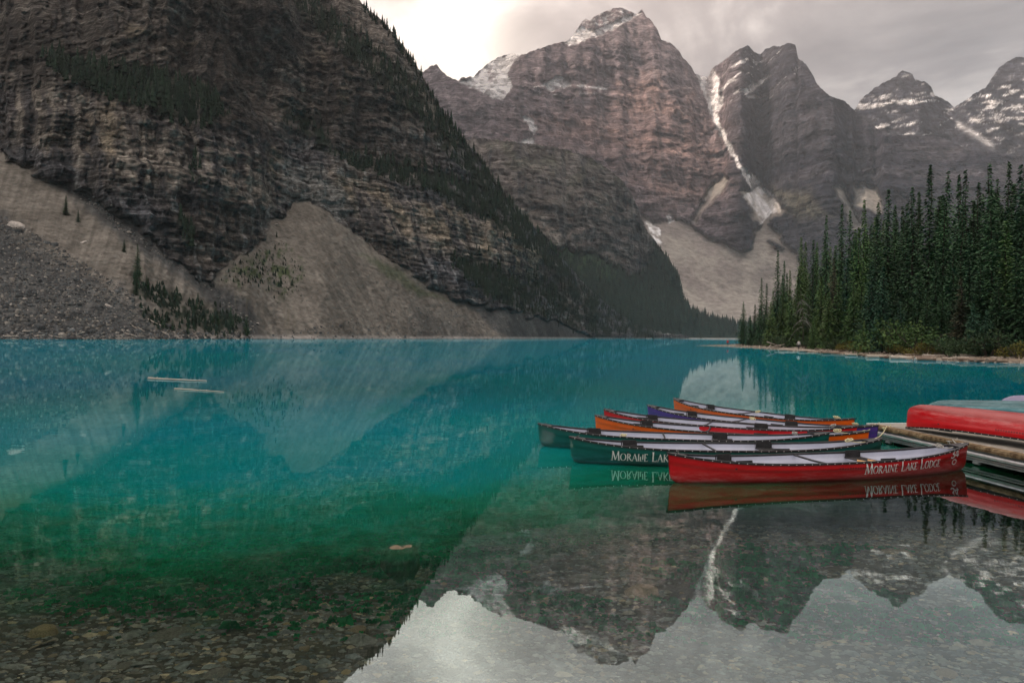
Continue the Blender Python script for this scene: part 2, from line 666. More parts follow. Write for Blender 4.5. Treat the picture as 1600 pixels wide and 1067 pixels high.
def disp_A(PX, PY, P):
    s, fo = masks_A(PX, PY)
    up = sstep(170, 20, PY)
    dip = sstep(430, 300, PX) * up
    d = rockdisp(P, lambda q: q[..., 0] * .45 * dip + q[..., 0] * .08, 1.0, 3.7)
    big = fbm(P[..., 0] * .006, P[..., 2] * .004, 3.0, 3) * 22
    # a broad gully and rib pair in the upper wall
    gul = -26 * np.exp(-((PX - (372 + (PY - 40) * .33)) / 22) ** 2) * sstep(215, 120, PY) + 16 * np.exp(-((PX - (425 + (PY - 40) * .25)) / 30) ** 2) * sstep(230, 140, PY)
    d = (d + (big + gul) * sstep(0, 60, P[..., 2])) * (1 - s)
    near = 1 / (1 + P[..., 1] / 400)
    sd_ = (fbm(P[..., 0] * .03, P[..., 1] * .03, 1.0, 3) * 1.6 + fbm(P[..., 0] * .25, P[..., 1] * .25, P[..., 2] * .3, 4, .6) * .55) * s
    d = d + sd_ * sstep(-2, 4, P[..., 2])
    d = d * sstep(-3, 6, P[..., 2])
    return d, (.35, 0, .05)


def color_A(PX, PY, P):
    s, fo = masks_A(PX, PY)
    x, y, z = P[..., 0], P[..., 1], P[..., 2]
    h = x * .8 + y * .5
    n1 = fbm(h * .02, z * .02, 1., 4, .6)
    st = fbm(h * .01, z * .22 + h * .04, 5., 4, .65)
    vs = fbm(h * .25, z * .018, 7., 4, .6)
    rock = lerp3(A3(.085, .077, .070), A3(.155, .140, .124), sstep(-.6, .8, n1 + st * .7))
    rock = lerp3(rock, A3(.27, .25, .225), sstep(.35, 1.1, st + .5 * n1) * .7)
    low = sstep(180, 260, PY)
    rock = lerp3(rock, A3(.115, .125, .145), low * sstep(-.5, .5, fbm(h * .015, z * .012, 9., 3)) * .75)
    rock = lerp3(rock, A3(.045, .05, .058), sstep(.05, .6, vs) * (.35 + .5 * low))
    rock = lerp3(rock, A3(.30, .31, .31), sstep(.3, .9, -vs + .3 * st) * (.15 + low * .6))
    pale = maskp(PX, PY, [(-60, 120), (60, 128), (130, 165), (300, 195), (430, 240), (440, 330), (330, 300), (200, 290), (90, 250), (-60, 190)], 14, 16)
    pale = np.maximum(pale, maskp(PX, PY, [(520, 272), (640, 300), (760, 335), (845, 395), (850, 450), (760, 420), (640, 385), (560, 350)], 10, 12))
    rock = lerp3(rock, lerp3(A3(.095, .092, .095), A3(.32, .29, .25), sstep(-.5, .6, -vs * 1.2 + n1 * .5)), pale * .8)
    for poly, k in OCHRE:
        o_ = maskp(PX, PY, poly, 10, 12) * k * sstep(-.2, .5, fbm(h * .06, z * .03, 13., 4))
        rock = lerp3(rock, A3(.30, .255, .185), np.clip(o_, 0, 1) * .8)
    grey = maskp(PX, PY, [(430, 250), (500, 262), (545, 300), (548, 345), (500, 320), (440, 318)], 8, 8)
    rock = lerp3(rock, A3(.27, .28, .27), grey * .75)
    upr = maskp(PX, PY, [(470, -60), (540, -40), (640, 95), (700, 190), (760, 290), (700, 215), (560, 70)], 8, 8)
    rock = lerp3(rock, A3(.26, .235, .21), upr * .8)
    sg = fbm(x * .04, y * .04, z * .04, 5, .65)
    scree = lerp3(A3(.140, .130, .114), A3(.200, .186, .164), sstep(-.7, .7, sg))
    # dark blocky debris: lower left field, the strip behind the first cone, the foot beyond the second one
    dk = maskp(PX, PY, [(-700, 250), (-50, 300), (0, 340), (60, 385), (130, 425), (200, 468), (235, 505), (260, 540), (-700, 560)], 22, 18)
    dk = np.maximum(dk, maskp(PX, PY, [(40, 255), (90, 290), (160, 350), (230, 400), (300, 445), (350, 500), (395, 535), (412, 535), (390, 470), (330, 440), (270, 395), (200, 335), (120, 295)], 7, 6) * .9)
    dk = np.maximum(dk, maskp(PX, PY, [(682, 450), (762, 482), (815, 486), (885, 506), (930, 540), (806, 540), (745, 492)], 5, 4))
    dk = np.maximum(dk, maskp(PX, PY, [(640, 470), (690, 490), (770, 533), (640, 535)], 14, 12) * .5)
    scree = lerp3(scree, lerp3(A3(.058, .062, .065), A3(.10, .104, .104), sstep(-.6, .9, sg)), dk * .9)
    stk = fbm(PX * .10 + PY * .035, PY * .010, 14., 4, .6) * sstep(430, 380, PX) + fbm(PX * .10 - PY * .05, PY * .010, 15., 4, .6) * sstep(380, 430, PX)
    scree = scree * (1 + .32 * np.clip(stk, -1, 1))[..., None]
    veg = maskp(PX, PY, SHRUB_A, 10, 14) * sstep(-.1, .35, fbm(PX * .09, PY * .06, 4., 4, .6))
    veg2 = maskp(PX, PY, [(560, 395), (600, 410), (700, 470), (640, 455)], 5, 5) * .6
    scree = lerp3(scree, A3(.06, .085, .04), np.clip(np.maximum(veg, veg2), 0, 1) * .9)
    run = sstep(.4, .9, fbm(PX * .11, PY * .012 - PX * .01, 4., 3)) * maskp(PX, PY, [(360, 430), (460, 400), (500, 535), (330, 535)], 15, 10)
    scree = lerp3(scree, A3(.15, .14, .11), run * .6)
    c = lerp3(rock, scree, s)
    fg = fo * sstep(-.45, .3, fbm(PX * .06, PY * .06, 2., 3))
    c = lerp3(c, A3(.020, .030, .020), fg * .92)
    shore = sstep(2.6, .8, z) * sstep(-.2, .3, z)
    c = lerp3(c, A3(.40, .38, .36), shore * .7)
    return c


SA = sheet(-700, 1075, 1000, 400, SIL_A, Y0_A, slope_A, disp_A, color_A, jag=2.5, jf=.15, seed=1., nextra=30, backlen=.6, solid=lambda a, b: np.maximum(*masks_A(a, b)))
build_sheet('mountain', SA, M_rockA, label='dark near mountain wall with scree cones on the left shore')

# ---- forested buttress in the middle
SIL_B = [(660, 250), (740, 215), (800, 222), (840, 226), (880, 233), (915, 244), (945, 260), (972, 282), (988, 305), (1000, 328), (1008, 352), (1022, 372), (1040, 396),
         (1054, 414), (1064, 436), (1070, 462), (1078, 484), (1105, 494), (1135, 503), (1165, 510), (1220, 516), (1330, 521)]
Y0_B = [(660, 1000), (860, 1060), (920, 1150), (1100, 1380), (1330, 1600)]
FOR_B = [(640, 330), (880, 388), (915, 392), (950, 408), (990, 432), (1010, 425), (1022, 380), (1050, 398), (1080, 440), (1100, 480), (1340, 505), (1340, 540), (640, 540)]


def mB(PX, PY):
    return maskp(PX, PY, FOR_B, 8, 12)


def slope_B(PX, PY):
    f = mB(PX, PY)
    sp = sstep(1070, 1095, PX)
    s_ = 1.9 * (1 - f) + .75 * f + fbm(PX * .01, PY * .02, 5., 2) * .2
    s_ = s_ * sstep(215, 300, PY) + .9 * sstep(300, 215, PY)
    return s_ * (1 - sp) + .16 * sp


def disp_B(PX, PY, P):
    f = mB(PX, PY)
    d = rockdisp(P, lambda q: q[..., 0] * .05, 3.0, 11, 3.) * (1 - f * .8)
    d = d + fbm(P[..., 0] * .003, P[..., 2] * .003, 6., 3) * 45
    # round the buttress off towards its right-hand edge
    edge = interp([(660, 0), (880, 0), (960, -40), (1020, -150), (1060, -260), (1075, -300), (1100, 0), (1330, 0)], PX) * sstep(505, 440, PY)
    d = (d + edge * .6) * sstep(0, 70, P[..., 2])
    return d, (.05, 0, 0)


def color_B(PX, PY, P):
    f = mB(PX, PY)
    x, z = P[..., 0], P[..., 2]
    n1 = fbm(x * .008, z * .03, 1., 4, .6)
    vs = fbm(x * .05, z * .006, 7., 4, .6)
    c = lerp3(A3(.13, .12, .115), A3(.21, .19, .175), sstep(-.6, .7, n1))
    c = lerp3(c, A3(.07, .075, .085), sstep(.1, .8, vs) * .6)
    gr = sstep(-.2, .5, fbm(PX * .03, PY * .03, 3., 3)) * sstep(350, 250, PY)
    c = lerp3(c, A3(.11, .12, .085), gr * .5)
    c = lerp3(c, A3(.30, .27, .24), maskp(PX, PY, [(800, 330), (835, 325), (900, 400), (870, 408), (830, 360)], 5, 4) * .8)
    lf = maskp(PX, PY, [(870, 385), (930, 398), (975, 435), (940, 432), (890, 420)], 8, 6)
    fc = lerp3(A3(.018, .030, .023), A3(.045, .075, .042), lf)
    gv = maskp(PX, PY, [(850, 490), (900, 495), (940, 524), (890, 515)], 5, 5)
    fc = lerp3(fc, A3(.05, .085, .04), gv)
    c = lerp3(c, fc, f)
    sl2 = maskp(PX, PY, [(980, 512), (992, 511), (1008, 530), (978, 530)], 2.5, 2)
    c = lerp3(c, A3(.36, .34, .32), sl2)
    c = lerp3(c, A3(.38, .36, .34), sstep(3.5, 1, z) * .8)
    return c


SB = sheet(660, 1330, 420, 190, SIL_B, Y0_B, slope_B, disp_B, color_B, jag=2.5, jf=.1, seed=4., solid=mB)
build_sheet('mountain', SB, M_rockB, label='lower rounded buttress with dark forest at its foot')

# ---- main peaks
SIL_C = [(440, 150), (560, 130), (640, 122), (662, 112), (672, 104), (682, 101), (691, 112), (700, 120), (716, 126), (724, 121), (740, 120), (750, 110), (766, 97), (785, 87), (802, 84), (812, 88),
         (830, 81), (850, 74), (872, 67), (886, 65), (895, 56), (903, 45), (908, 36), (914, 30), (922, 33), (930, 25), (942, 20), (956, 14), (970, 12), (984, 18), (994, 23), (1003, 15),
         (1010, 26), (1020, 35), (1028, 48), (1033, 62), (1050, 69), (1061, 80), (1068, 92), (1080, 104), (1086, 116), (1094, 119), (1106, 122), (1112, 108), (1135, 92), (1150, 80),
         (1168, 71), (1180, 82), (1187, 86), (1195, 78), (1208, 72), (1220, 73), (1232, 67), (1243, 70), (1247, 92), (1260, 101), (1270, 118), (1277, 132), (1292, 147), (1306, 154),
         (1320, 158), (1332, 170), (1340, 180), (1364, 196), (1384, 212), (1420, 211), (1465, 212), (1512, 233), (1566, 243), (1610, 248), (1700, 262), (1900, 300), (2100, 340)]
Y0_C = [(440, 1750), (1000, 1750), (1200, 1800), (2100, 1700)]
SCREE_C = [[(1003, 335), (1022, 350), (1040, 342), (1062, 340), (1085, 352), (1095, 365), (1118, 375), (1140, 385), (1158, 390), (1172, 380), (1178, 362), (1186, 350), (1190, 338), (1200, 340),
            (1206, 352), (1228, 378), (1245, 392), (1262, 425), (1290, 470), (1340, 500), (1500, 515), (2100, 520), (2100, 560), (440, 560), (440, 410), (820, 405), (930, 375)],
           [(1110, 290), (1128, 272), (1140, 280), (1128, 300), (1112, 318), (1095, 340), (1090, 352), (1082, 345), (1100, 312)],
           [(1160, 300), (1190, 290), (1230, 330), (1215, 342), (1200, 348), (1180, 345)],
           [(1300, 290), (1315, 285), (1330, 320), (1350, 352), (1330, 360), (1322, 330)],
           [(1336, 285), (1370, 290), (1380, 335), (1330, 320)]]
ROCKISLE = [[(1098, 345), (1115, 338), (1150, 338), (1172, 345), (1172, 358), (1150, 370), (1122, 372), (1104, 360)], [(1148, 380), (1172, 376), (1174, 384), (1158, 392)],
            [(1200, 378), (1216, 380), (1222, 388), (1208, 388)], [(1206, 340), (1250, 330), (1300, 350), (1330, 400), (1262, 400), (1232, 372), (1208, 352)]]
SNOW_C = [[(1088, 112), (1112, 108), (1122, 128), (1120, 150), (1130, 152), (1126, 168), (1118, 175), (1124, 192), (1134, 214), (1146, 238), (1158, 262), (1172, 272), (1186, 280), (1188, 292), (1200, 300), (1214, 312), (1218, 330), (1204, 332), (1192, 345), (1188, 350),
           (1183, 330), (1166, 312), (1163, 308), (1178, 300), (1170, 285), (1160, 268), (1145, 245), (1132, 222), (1116, 190), (1108, 165), (1098, 140)],
          [(735, 125), (770, 95), (800, 82), (812, 88), (798, 100), (792, 118), (800, 135), (790, 145), (786, 156), (770, 152), (758, 145), (720, 128)],
          [(820, 182), (830, 190), (838, 200), (836, 210), (830, 205)], [(818, 220), (832, 216), (836, 230), (828, 232), (818, 226)],
          [(888, 62), (905, 45), (925, 50), (950, 42), (975, 28), (998, 20), (985, 30), (962, 42), (940, 54), (915, 58), (892, 68)],
          [(850, 130), (870, 122), (888, 122), (890, 135), (860, 142)],
          [(884, 66), (905, 62), (925, 52), (912, 64), (890, 70)],
          [(1008, 340), (1014, 345), (1030, 362), (1030, 368), (1016, 360)], [(1042, 338), (1048, 335), (1053, 344), (1046, 347)], [(1018, 368), (1032, 378), (1026, 380)],
          [(1116, 244), (1128, 240), (1122, 248)], [(1344, 288), (1352, 286), (1350, 292)],
          [(1160, 142), (1185, 128), (1200, 118), (1180, 138), (1166, 146)], [(1168, 150), (1185, 146), (1196, 150), (1176, 154)]]


def mC(PX, PY):
    if 'C' in _c and _c['C'][0] == PX.shape:
        return _c['C'][1]
    s = np.zeros(PX.shape)
    for p in SCREE_C:
        s = np.maximum(s, maskp(PX, PY, p, 3.5, 5, .06))
    for p in ROCKISLE:
        s = s * (1 - maskp(PX, PY, p, 3, 4, .08))
    sn = np.zeros(PX.shape)
    for p in SNOW_C:
        sn = np.maximum(sn, maskp(PX, PY, p, 1.2, 2.6, .12, 1.6))
    _c['C'] = (PX.shape, (s, sn))
    return s, sn


def slope_C(PX, PY):
    s, sn = mC(PX, PY)
    low = sstep(440, 480, PY)
    c = 1.35 + fbm(PX * .006, PY * .02, 2., 2) * .45
    c = c + .8 * np.exp(-((PY - 105) / 28) ** 2) * sstep(780, 830, PX) * sstep(1090, 1040, PX)
    c = c * (1 - s * .5)
    return c * (1 - low) + .34 * low


def disp_C(PX, PY, P):
    s, sn = mC(PX, PY)
    d = rockdisp(P, lambda q: q[..., 0] * .06 * np.where(PX < 1100, 1, -1) + 40 * np.sin(q[..., 0] * .002), 6.5, 20, 8.)
    xw = P[..., 0] + fbm(P[..., 2] * .004, P[..., 0] * .001, 31., 4, .6) * 170
    d = d + fbm(xw * .0016, P[..., 2] * .0012, 9., 4, .55, ridged=True) * 45
    # cols and couloirs lie deeper, ridges stand forward
    cou = interp([(100, 1104), (150, 1112), (200, 1122), (250, 1150), (300, 1188), (350, 1195), (420, 1200), (530, 1200)], PY)
    d = d - 45 * np.exp(-((PX - cou) / 30) ** 2) * sstep(420, 300, PY)
    d = d + 40 * np.exp(-((PX - (1005 + (PY - 20) * .2 + fbm(PY * .02, 3., 1., 4) * 28)) / 62) ** 2) * sstep(330, 60, PY)
    d = d + 60 * np.exp(-((PX - (1238 + (PY - 70) * .25)) / 45) ** 2) * sstep(400, 100, PY)
    d = d - 70 * np.exp(-((PX - (800 + (PY - 90) * .25)) / 35) ** 2) * sstep(300, 120, PY)
    d = d * (1 - .85 * np.maximum(s, sn * .6)) * sstep(0, 200, P[..., 2])
    d = d + s * fbm(P[..., 0] * .006, P[..., 1] * .004, 1., 4) * 10
    return d, (0, 0, 0)


def color_C(PX, PY, P):
    s, sn = mC(PX, PY)
    x, z = P[..., 0], P[..., 2]
    wz = z + fbm(x * .002, z * .001, 3., 3) * 60
    st = fbm(x * .0006, wz * .018, 5., 4, .62)
    n1 = fbm(x * .006, z * .006, 2., 5, .6)
    vs = fbm(x * .02, z * .0025, 7., 4, .6)
    c = lerp3(A3(.140, .118, .132), A3(.25, .208, .222), sstep(-.8, .9, st + n1 * .5))
    red = maskp(PX, PY, [(790, 200), (900, 180), (960, 140), (1010, 120), (1080, 170), (1120, 200), (1140, 260), (1150, 300), (1040, 330), (1000, 300), (930, 240), (840, 220)], 30, 25)  # warm pink light on the face, put into the rock colour
    c = lerp3(c, A3(.34, .235, .215), red * (.40 + .45 * sstep(-.3, .6, st)))
    c = lerp3(c, A3(.10, .095, .10), sstep(.2, .9, vs) * .55)
    right = sstep(1120, 1170, PX)  # cloud shadow on the right peak, painted as darker rock
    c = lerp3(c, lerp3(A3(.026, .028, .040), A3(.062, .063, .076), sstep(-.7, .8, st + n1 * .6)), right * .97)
    olive = maskp(PX, PY, [(1200, 290), (1260, 300), (1300, 340), (1240, 340)], 12, 10)
    c = lerp3(c, A3(.17, .165, .12), olive * .6)
    scr = lerp3(A3(.27, .245, .22), A3(.34, .315, .285), sstep(-.6, .8, n1))
    scr = lerp3(scr, A3(.24, .235, .22), sstep(1280, 1330, PX))
    c = lerp3(c, scr, s * (.75 + .25 * sstep(-.4, .3, n1)))
    # dusting of snow on ledges of the right peak and on the crest
    led = sstep(.45, .75, fbm(x * .006 + z * .004, z * .03 - x * .018, 12., 4, .65))
    dust = led * maskp(PX, PY, [(1110, 118), (1165, 72), (1245, 80), (1250, 120), (1200, 150), (1140, 170), (1120, 150)], 8, 8)
    crest = sstep(.0, .5, fbm(PX * .12, PY * .3, 3., 4)) * maskp(PX, PY, [(885, 66), (905, 38), (925, 20), (970, 8), (1002, 12), (1000, 24), (975, 30), (950, 44), (920, 60)], 3, 3)
    led2 = sstep(.35, .6, fbm(PX * .02, PY * .16, 8., 4, .6)) * maskp(PX, PY, [(800, 128), (860, 118), (940, 130), (960, 142), (900, 150), (820, 145)], 5, 5)
    rr = sstep(-.25, .15, fbm(PX * .05, PY * .05, 4., 4) + .25)
    sn_ = np.clip(sn * (.3 + .7 * rr) + dust * .75 + crest * .7 + led2 * .8, 0, 1)
    top = sstep(.2, .6, fbm(PX * .15 + PY * .1, PY * .15, 4., 4) + .25) * maskp(PX, PY, [(740, 118), (785, 84), (804, 82), (800, 95), (790, 128), (760, 135)], 3, 3)
    sn_ = np.clip(sn_ + top * .5, 0, 1)
    snc = lerp3(A3(.80, .80, .82), A3(.55, .53, .50), sstep(0, .8, fbm(PX * .1 - PY * .07, PY * .03, 6., 4)) * sstep(150, 330, PY))
    dirty = .6 * sstep(200, 260, PY) * sstep(-.1, .5, fbm((PX - .55 * PY) * .25, PY * .02, 6., 3))
    snc = lerp3(snc, A3(.36, .34, .31), dirty * .7)
    c = lerp3(c, snc, sn_)
    return c


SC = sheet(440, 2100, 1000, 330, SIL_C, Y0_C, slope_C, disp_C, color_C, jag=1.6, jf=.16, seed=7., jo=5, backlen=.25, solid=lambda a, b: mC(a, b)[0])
build_sheet('mountain', SC, M_rockC, label='tall main peak with snow couloir and scree fan')

# ---- snowy peaks behind on the right
SIL_E = [(1230, 260), (1300, 215), (1325, 192), (1336, 172), (1345, 155), (1355, 148), (1366, 138), (1380, 130), (1391, 124), (1401, 120), (1404, 114), (1411, 111), (1424, 115),
         (1430, 125), (1445, 128), (1455, 135), (1460, 149), (1470, 153), (1482, 160), (1491, 168), (1498, 164), (1511, 155), (1525, 145), (1540, 138), (1550, 122), (1560, 107),
         (1575, 96), (1590, 89), (1601, 91), (1625, 84), (1660, 104), (1720, 130), (1800, 120), (1900, 170), (2100, 210)]


def slope_E(PX, PY):
    return 1.25 + fbm(PX * .01, PY * .02, 4., 2) * .3


def disp_E(PX, PY, P):
    d = rockdisp(P, lambda q: -q[..., 0] * .12, 7.5, 18, 15.)
    d = d + fbm(P[..., 0] * .0016, P[..., 2] * .0012, 19., 4, .55, ridged=True) * 50
    d = d - 90 * np.exp(-((PX - 1492) / 25) ** 2)
    return d * sstep(0, 200, P[..., 2]), (0, 0, 0)


def color_E(PX, PY, P):
    x, z = P[..., 0], P[..., 2]
    st = fbm(x * .001, z * .02, 5., 4, .62)
    n1 = fbm(x * .006, z * .006, 2., 5, .6)
    c = lerp3(A3(.028, .031, .044), A3(.062, .065, .08), sstep(-.8, .9, st + n1 * .5))
    led = fbm(PX * .03, (PY + PX * .22) * .14, 12., 5, .62)
    band = 0
    for y0_, wd, k in ((160, 7, .9), (196, 4, .8), (212, 5, .45), (150, 4, .4)):
        yy = PY + (PX - 1400) * .10
        band = band + k * np.exp(-((yy - y0_) / wd) ** 2) * sstep(1500, 1440, PX)
    f2 = maskp(PX, PY, [(1495, 166), (1545, 135), (1640, 118), (1640, 215), (1590, 205), (1540, 200)], 12, 12)
    top = sstep(-.3, .5, led) * .22
    diag = np.exp(-(((PY - 196) - (PX - 1500) * .62) / 5) ** 2) * sstep(1490, 1500, PX) * sstep(1560, 1545, PX)
    sn = np.clip(sstep(.0, .55, led + band * .8 - .42) * np.clip(band + f2 * .9 + top, 0, 1) + f2 * sstep(.05, .5, led) * .8 + diag * .6, 0, 1)
    sn = sn * 1.1 + sstep(.6, .9, led) * .35
    return lerp3(c, A3(.74, .75, .78), np.clip(sn, 0, 1) * .9)


SE = sheet(1230, 2100, 560, 180, SIL_E, [(1230, 2300), (2100, 2300)], slope_E, disp_E, color_E, jag=1.6, jf=.16, seed=12., jo=5, backlen=.2)
build_sheet('mountain', SE, M_rockC, label='farther snow-dusted peaks on the right behind the spruces')

# ------------------------------------------------------------------ air
mh, nh, oh = newmat('haze_air')
pv = nh.node('ShaderNodeVolumePrincipled', None, Color=(.93, .95, 1.0), Density=.55e-4, Anisotropy=.35)
nh.l.new(pv.outputs[0], oh.inputs['Volume'])
hb = MB()
hb.box((900, 2650, 1240), (6400, 5400, 2520))
tag(hb.build('haze', mh), kind='stuff')

# ------------------------------------------------------------------ lake
def bed_depth(x, y):
    """water depth in metres in front of the shore where the photographer stands"""
    x, y = np.asarray(x, float), np.asarray(y, float)
    d = .10 + .075 * np.clip(y - 2.5, 0, 99) + .045 * np.clip(y - 8, 0, 99) ** 1.35
    d = d + .03 * np.clip(-x, -3, 6) * .6 * sstep(5, 9, y)
    d = d + fbm(x * .35, y * .35, 2., 3) * .05 * np.clip(d, 0, 1)
    return np.clip(d, -.5, 6.0)


xs = np.concatenate([[-7000, -1200, -300, -80], np.linspace(-26, 26, 150), [80, 300, 1200, 7000]])
ys = np.concatenate([[-3000, -200, -20], np.linspace(-2, 26, 110), [60, 200, 900, 3000, 9000]])
GX, GY = np.meshgrid(xs, ys, indexing='ij')
bz = -bed_depth(GX, np.clip(GY, -2, 40))
bz = np.where(GY < 2.0, -.10 + (2.0 - np.clip(GY, -3000, 2)) * .06, bz)
bz = np.clip(bz, -6, 1.2)
idx = np.arange(GX.size).reshape(GX.shape)
Q = np.stack([idx[:-1, :-1], idx[1:, :-1], idx[1:, 1:], idx[:-1, 1:]], -1).reshape(-1, 4)
bn = fbm(GX * .5, GY * .8, 4., 4)
bc = lerp3(A3(.12, .11, .08), A3(.25, .225, .165), sstep(-.3, .8, bn))
bed = link('lakebed', mesh_np('lakebed', np.stack([GX, GY, bz], -1).reshape(-1, 3), Q, bc.reshape(-1, 3), smooth=True),
           surf('silt', .5, 1.5, 9, .95, .7, 40, attr=True, spec=.1))
tag(bed, kind='structure')

# water: Fresnel reflection over a body whose opacity grows with depth
mw, nw, ow = newmat('lake_water')
geo = nw.n.new('ShaderNodeNewGeometry')
Pw = geo.outputs['Position']
sx = nw.node('ShaderNodeSeparateXYZ', None, _0=Pw)
X_, Y_ = sx.outputs[0], sx.outputs[1]
big = nw.noise(Pw, .35, 4, .6).outputs[0]
fine = nw.noise(nw.node('ShaderNodeMapping', None, Vector=Pw, Scale=(1, 1.6, 1)).outputs[0], 3.2, 5, .7).outputs[0]
yy = nw.math('ADD', Y_, nw.math('MULTIPLY', nw.math('SUBTRACT', big, .5), 4.5))
yy = nw.math('ADD', yy, nw.math('MULTIPLY', nw.math('SUBTRACT', fine, .5), 3.6))
yy = nw.math('ADD', yy, nw.math('MULTIPLY', X_, -.12))
yy = nw.math('SUBTRACT', yy, nw.math('MULTIPLY', nw.rng(X_, -1.0, 5.0, 0, 1), nw.rng(Y_, 14.5, 22.0, 3.6, 0.0)))
opac = nw.rng(yy, 4.6, 11.0, .03, 1.0, 'SMOOTHSTEP')
dist = nw.math('LOGARITHM', nw.math('MAXIMUM', yy, 1.0), 10.0)
body = nw.ramp(nw.math('DIVIDE', dist, 3.0), [(.22, (.040, .200, .080)), (.285, (.008, .200, .088)), (.32, (.002, .190, .135)), (.35, (.001, .205, .225)), (.41, (.001, .275, .370)), (.62, (.001, .330, .520)), (.9, (.001, .300, .500))])
patch = nw.noise(Pw, .05, 4, .6).outputs[0]
body = nw.mix(nw.rng(patch, .38, .68), body, nw.mix(1.0, body, (.85, 1.2, .80), 'MULTIPLY'))
dif = nw.node('ShaderNodeBsdfDiffuse', None, Color=body, Roughness=0.0)
tra = nw.node('ShaderNodeBsdfTransparent', None, Color=(.90, .97, .93))
under = nw.n.new('ShaderNodeMixShader')
nw.l.new(opac, under.inputs[0])
nw.l.new(tra.outputs[0], under.inputs[1])
nw.l.new(dif.outputs[0], under.inputs[2])
glo = nw.node('ShaderNodeBsdfGlossy', None, Color=(.82, .97, 1.0), Roughness=.004)
wv = nw.node('ShaderNodeMapping', None, Vector=Pw, Scale=(.45, 1.0, 1))
w1 = nw.noise(wv.outputs[0], 1.1, 3, .5)
w2 = nw.noise(wv.outputs[0], 5.0, 2, .5)
hw = nw.math('ADD', nw.math('MULTIPLY', w1, .75), nw.math('MULTIPLY', w2, .12))
bw = nw.node('ShaderNodeBump', None, Strength=1.0, Distance=.0019, Height=hw)
nw.l.new(bw.outputs[0], glo.inputs['Normal'])
fr = nw.node('ShaderNodeFresnel', None, IOR=2.5)
nw.l.new(bw.outputs[0], fr.inputs['Normal'])
ms = nw.n.new('ShaderNodeMixShader')
nw.l.new(nw.math('MINIMUM', nw.math('MULTIPLY_ADD', fr.outputs[0], 1.22, .02), .80).outputs[0], ms.inputs[0])
nw.l.new(under.outputs[0], ms.inputs[1])
nw.l.new(glo.outputs[0], ms.inputs[2])
nw.l.new(ms.outputs[0], ow.inputs[0])
wm = MB()
gx = [-7000, -1500, -300, 0, 300, 1500, 7000]
gy = [-2500, -500, 0, 100, 400, 1500, 9000]
wm.grid([[(x, y, 0) for y in gy] for x in gx])
tag(wm.build('lake_water', mw), kind='structure')

# ------------------------------------------------------------------ far forests and loose rock (masses nobody could count)
def tree_template(layers=4, sides=6, seed=0, jag=.25):
    r = np.random.default_rng(seed)
    V, T = [], []
    for k in range(layers):
        z0, z1 = .06 + .94 * k / layers * .92, .06 + .94 * min(1, (k + 1.55) / layers)
        rad = .5 * (1 - k / layers) ** .85
        b = len(V)
        V.append((0, 0, z1))
        for i in range(sides):
            a = 2 * math.pi * i / sides + k
            q = rad * (1 + r.uniform(-jag, jag))
            V.append((q * math.cos(a), q * math.sin(a), z0 + r.uniform(-.03, .03)))
        for i in range(sides):
            T.append((b, b + 1 + i, b + 1 + (i + 1) % sides))
    return np.array(V), np.array(T)


def scatter(name, templ, pos, size, rot, colr, mat, label=None, parent=None, tilt=None, aspect=None):
    """many copies of small templates joined to one mesh"""
    n = len(pos)
    which = RNG.integers(0, len(templ), n)
    VV, TT, CC = [], [], []
    off = 0
    for k, (v, t) in enumerate(templ):
        s = which == k
        m = int(s.sum())
        if not m:
            continue
        p, sz, ro = pos[s], size[s], rot[s]
        c, q = np.cos(ro)[:, None], np.sin(ro)[:, None]
        vv = np.broadcast_to(v[None], (m, *v.shape)) * sz[:, None, :]
        if tilt is not None:
            a = tilt[s][:, None]
            y, z = vv[..., 1] * np.cos(a) - vv[..., 2] * np.sin(a), vv[..., 1] * np.sin(a) + vv[..., 2] * np.cos(a)
            vv = np.stack([vv[..., 0], y, z], -1)
        x = vv[..., 0] * c - vv[..., 1] * q
        y = vv[..., 0] * q + vv[..., 1] * c
        w_ = np.stack([x, y, vv[..., 2]], -1) + p[:, None, :]
        VV.append(w_.reshape(-1, 3))
        TT.append((t[None] + (np.arange(m) * len(v))[:, None, None] + off).reshape(-1, 3))
        CC.append(np.repeat(colr[s], len(v), 0))
        off += m * len(v)
    me = mesh_np(name, np.concatenate(VV), np.concatenate(TT), np.concatenate(CC))
    return tag(link(name, me, mat, parent), label=label, kind='stuff')


TT_ = [tree_template(4, 6, i) for i in range(5)]
pos, cols, hs = [], [], []


def area(p):
    p = np.array(p, float)
    x, y = p[:, 0], p[:, 1]
    return abs(np.dot(x, np.roll(y, 1)) - np.dot(y, np.roll(x, 1))) / 2


for i, p in enumerate(FOREST_A):
    dens = (1 / 16, 1 / 16, 1 / 13, 1 / 15, 1 / 13, 1 / 14, 1 / 25, 1 / 25, 1 / 45)[i]
    q = sample_poly(p, int(area(p) * dens))
    q = q + RNG.normal(0, 4.5, q.shape)
    keep = fbm(q[:, 0] * .05, q[:, 1] * .05, 2., 3) > (-.55 if i < 4 else -.2)
    q = q[keep]
    P_, e = on_sheet(SA, q[:, 0], q[:, 1])
    P_ = P_[e < 4]
    pos.append(P_)
    big_ = 6.5 if i < 4 else (2.3 if i < 6 else 5.0)
    hs.append(RNG.lognormal(math.log(big_), .3, len(P_)))
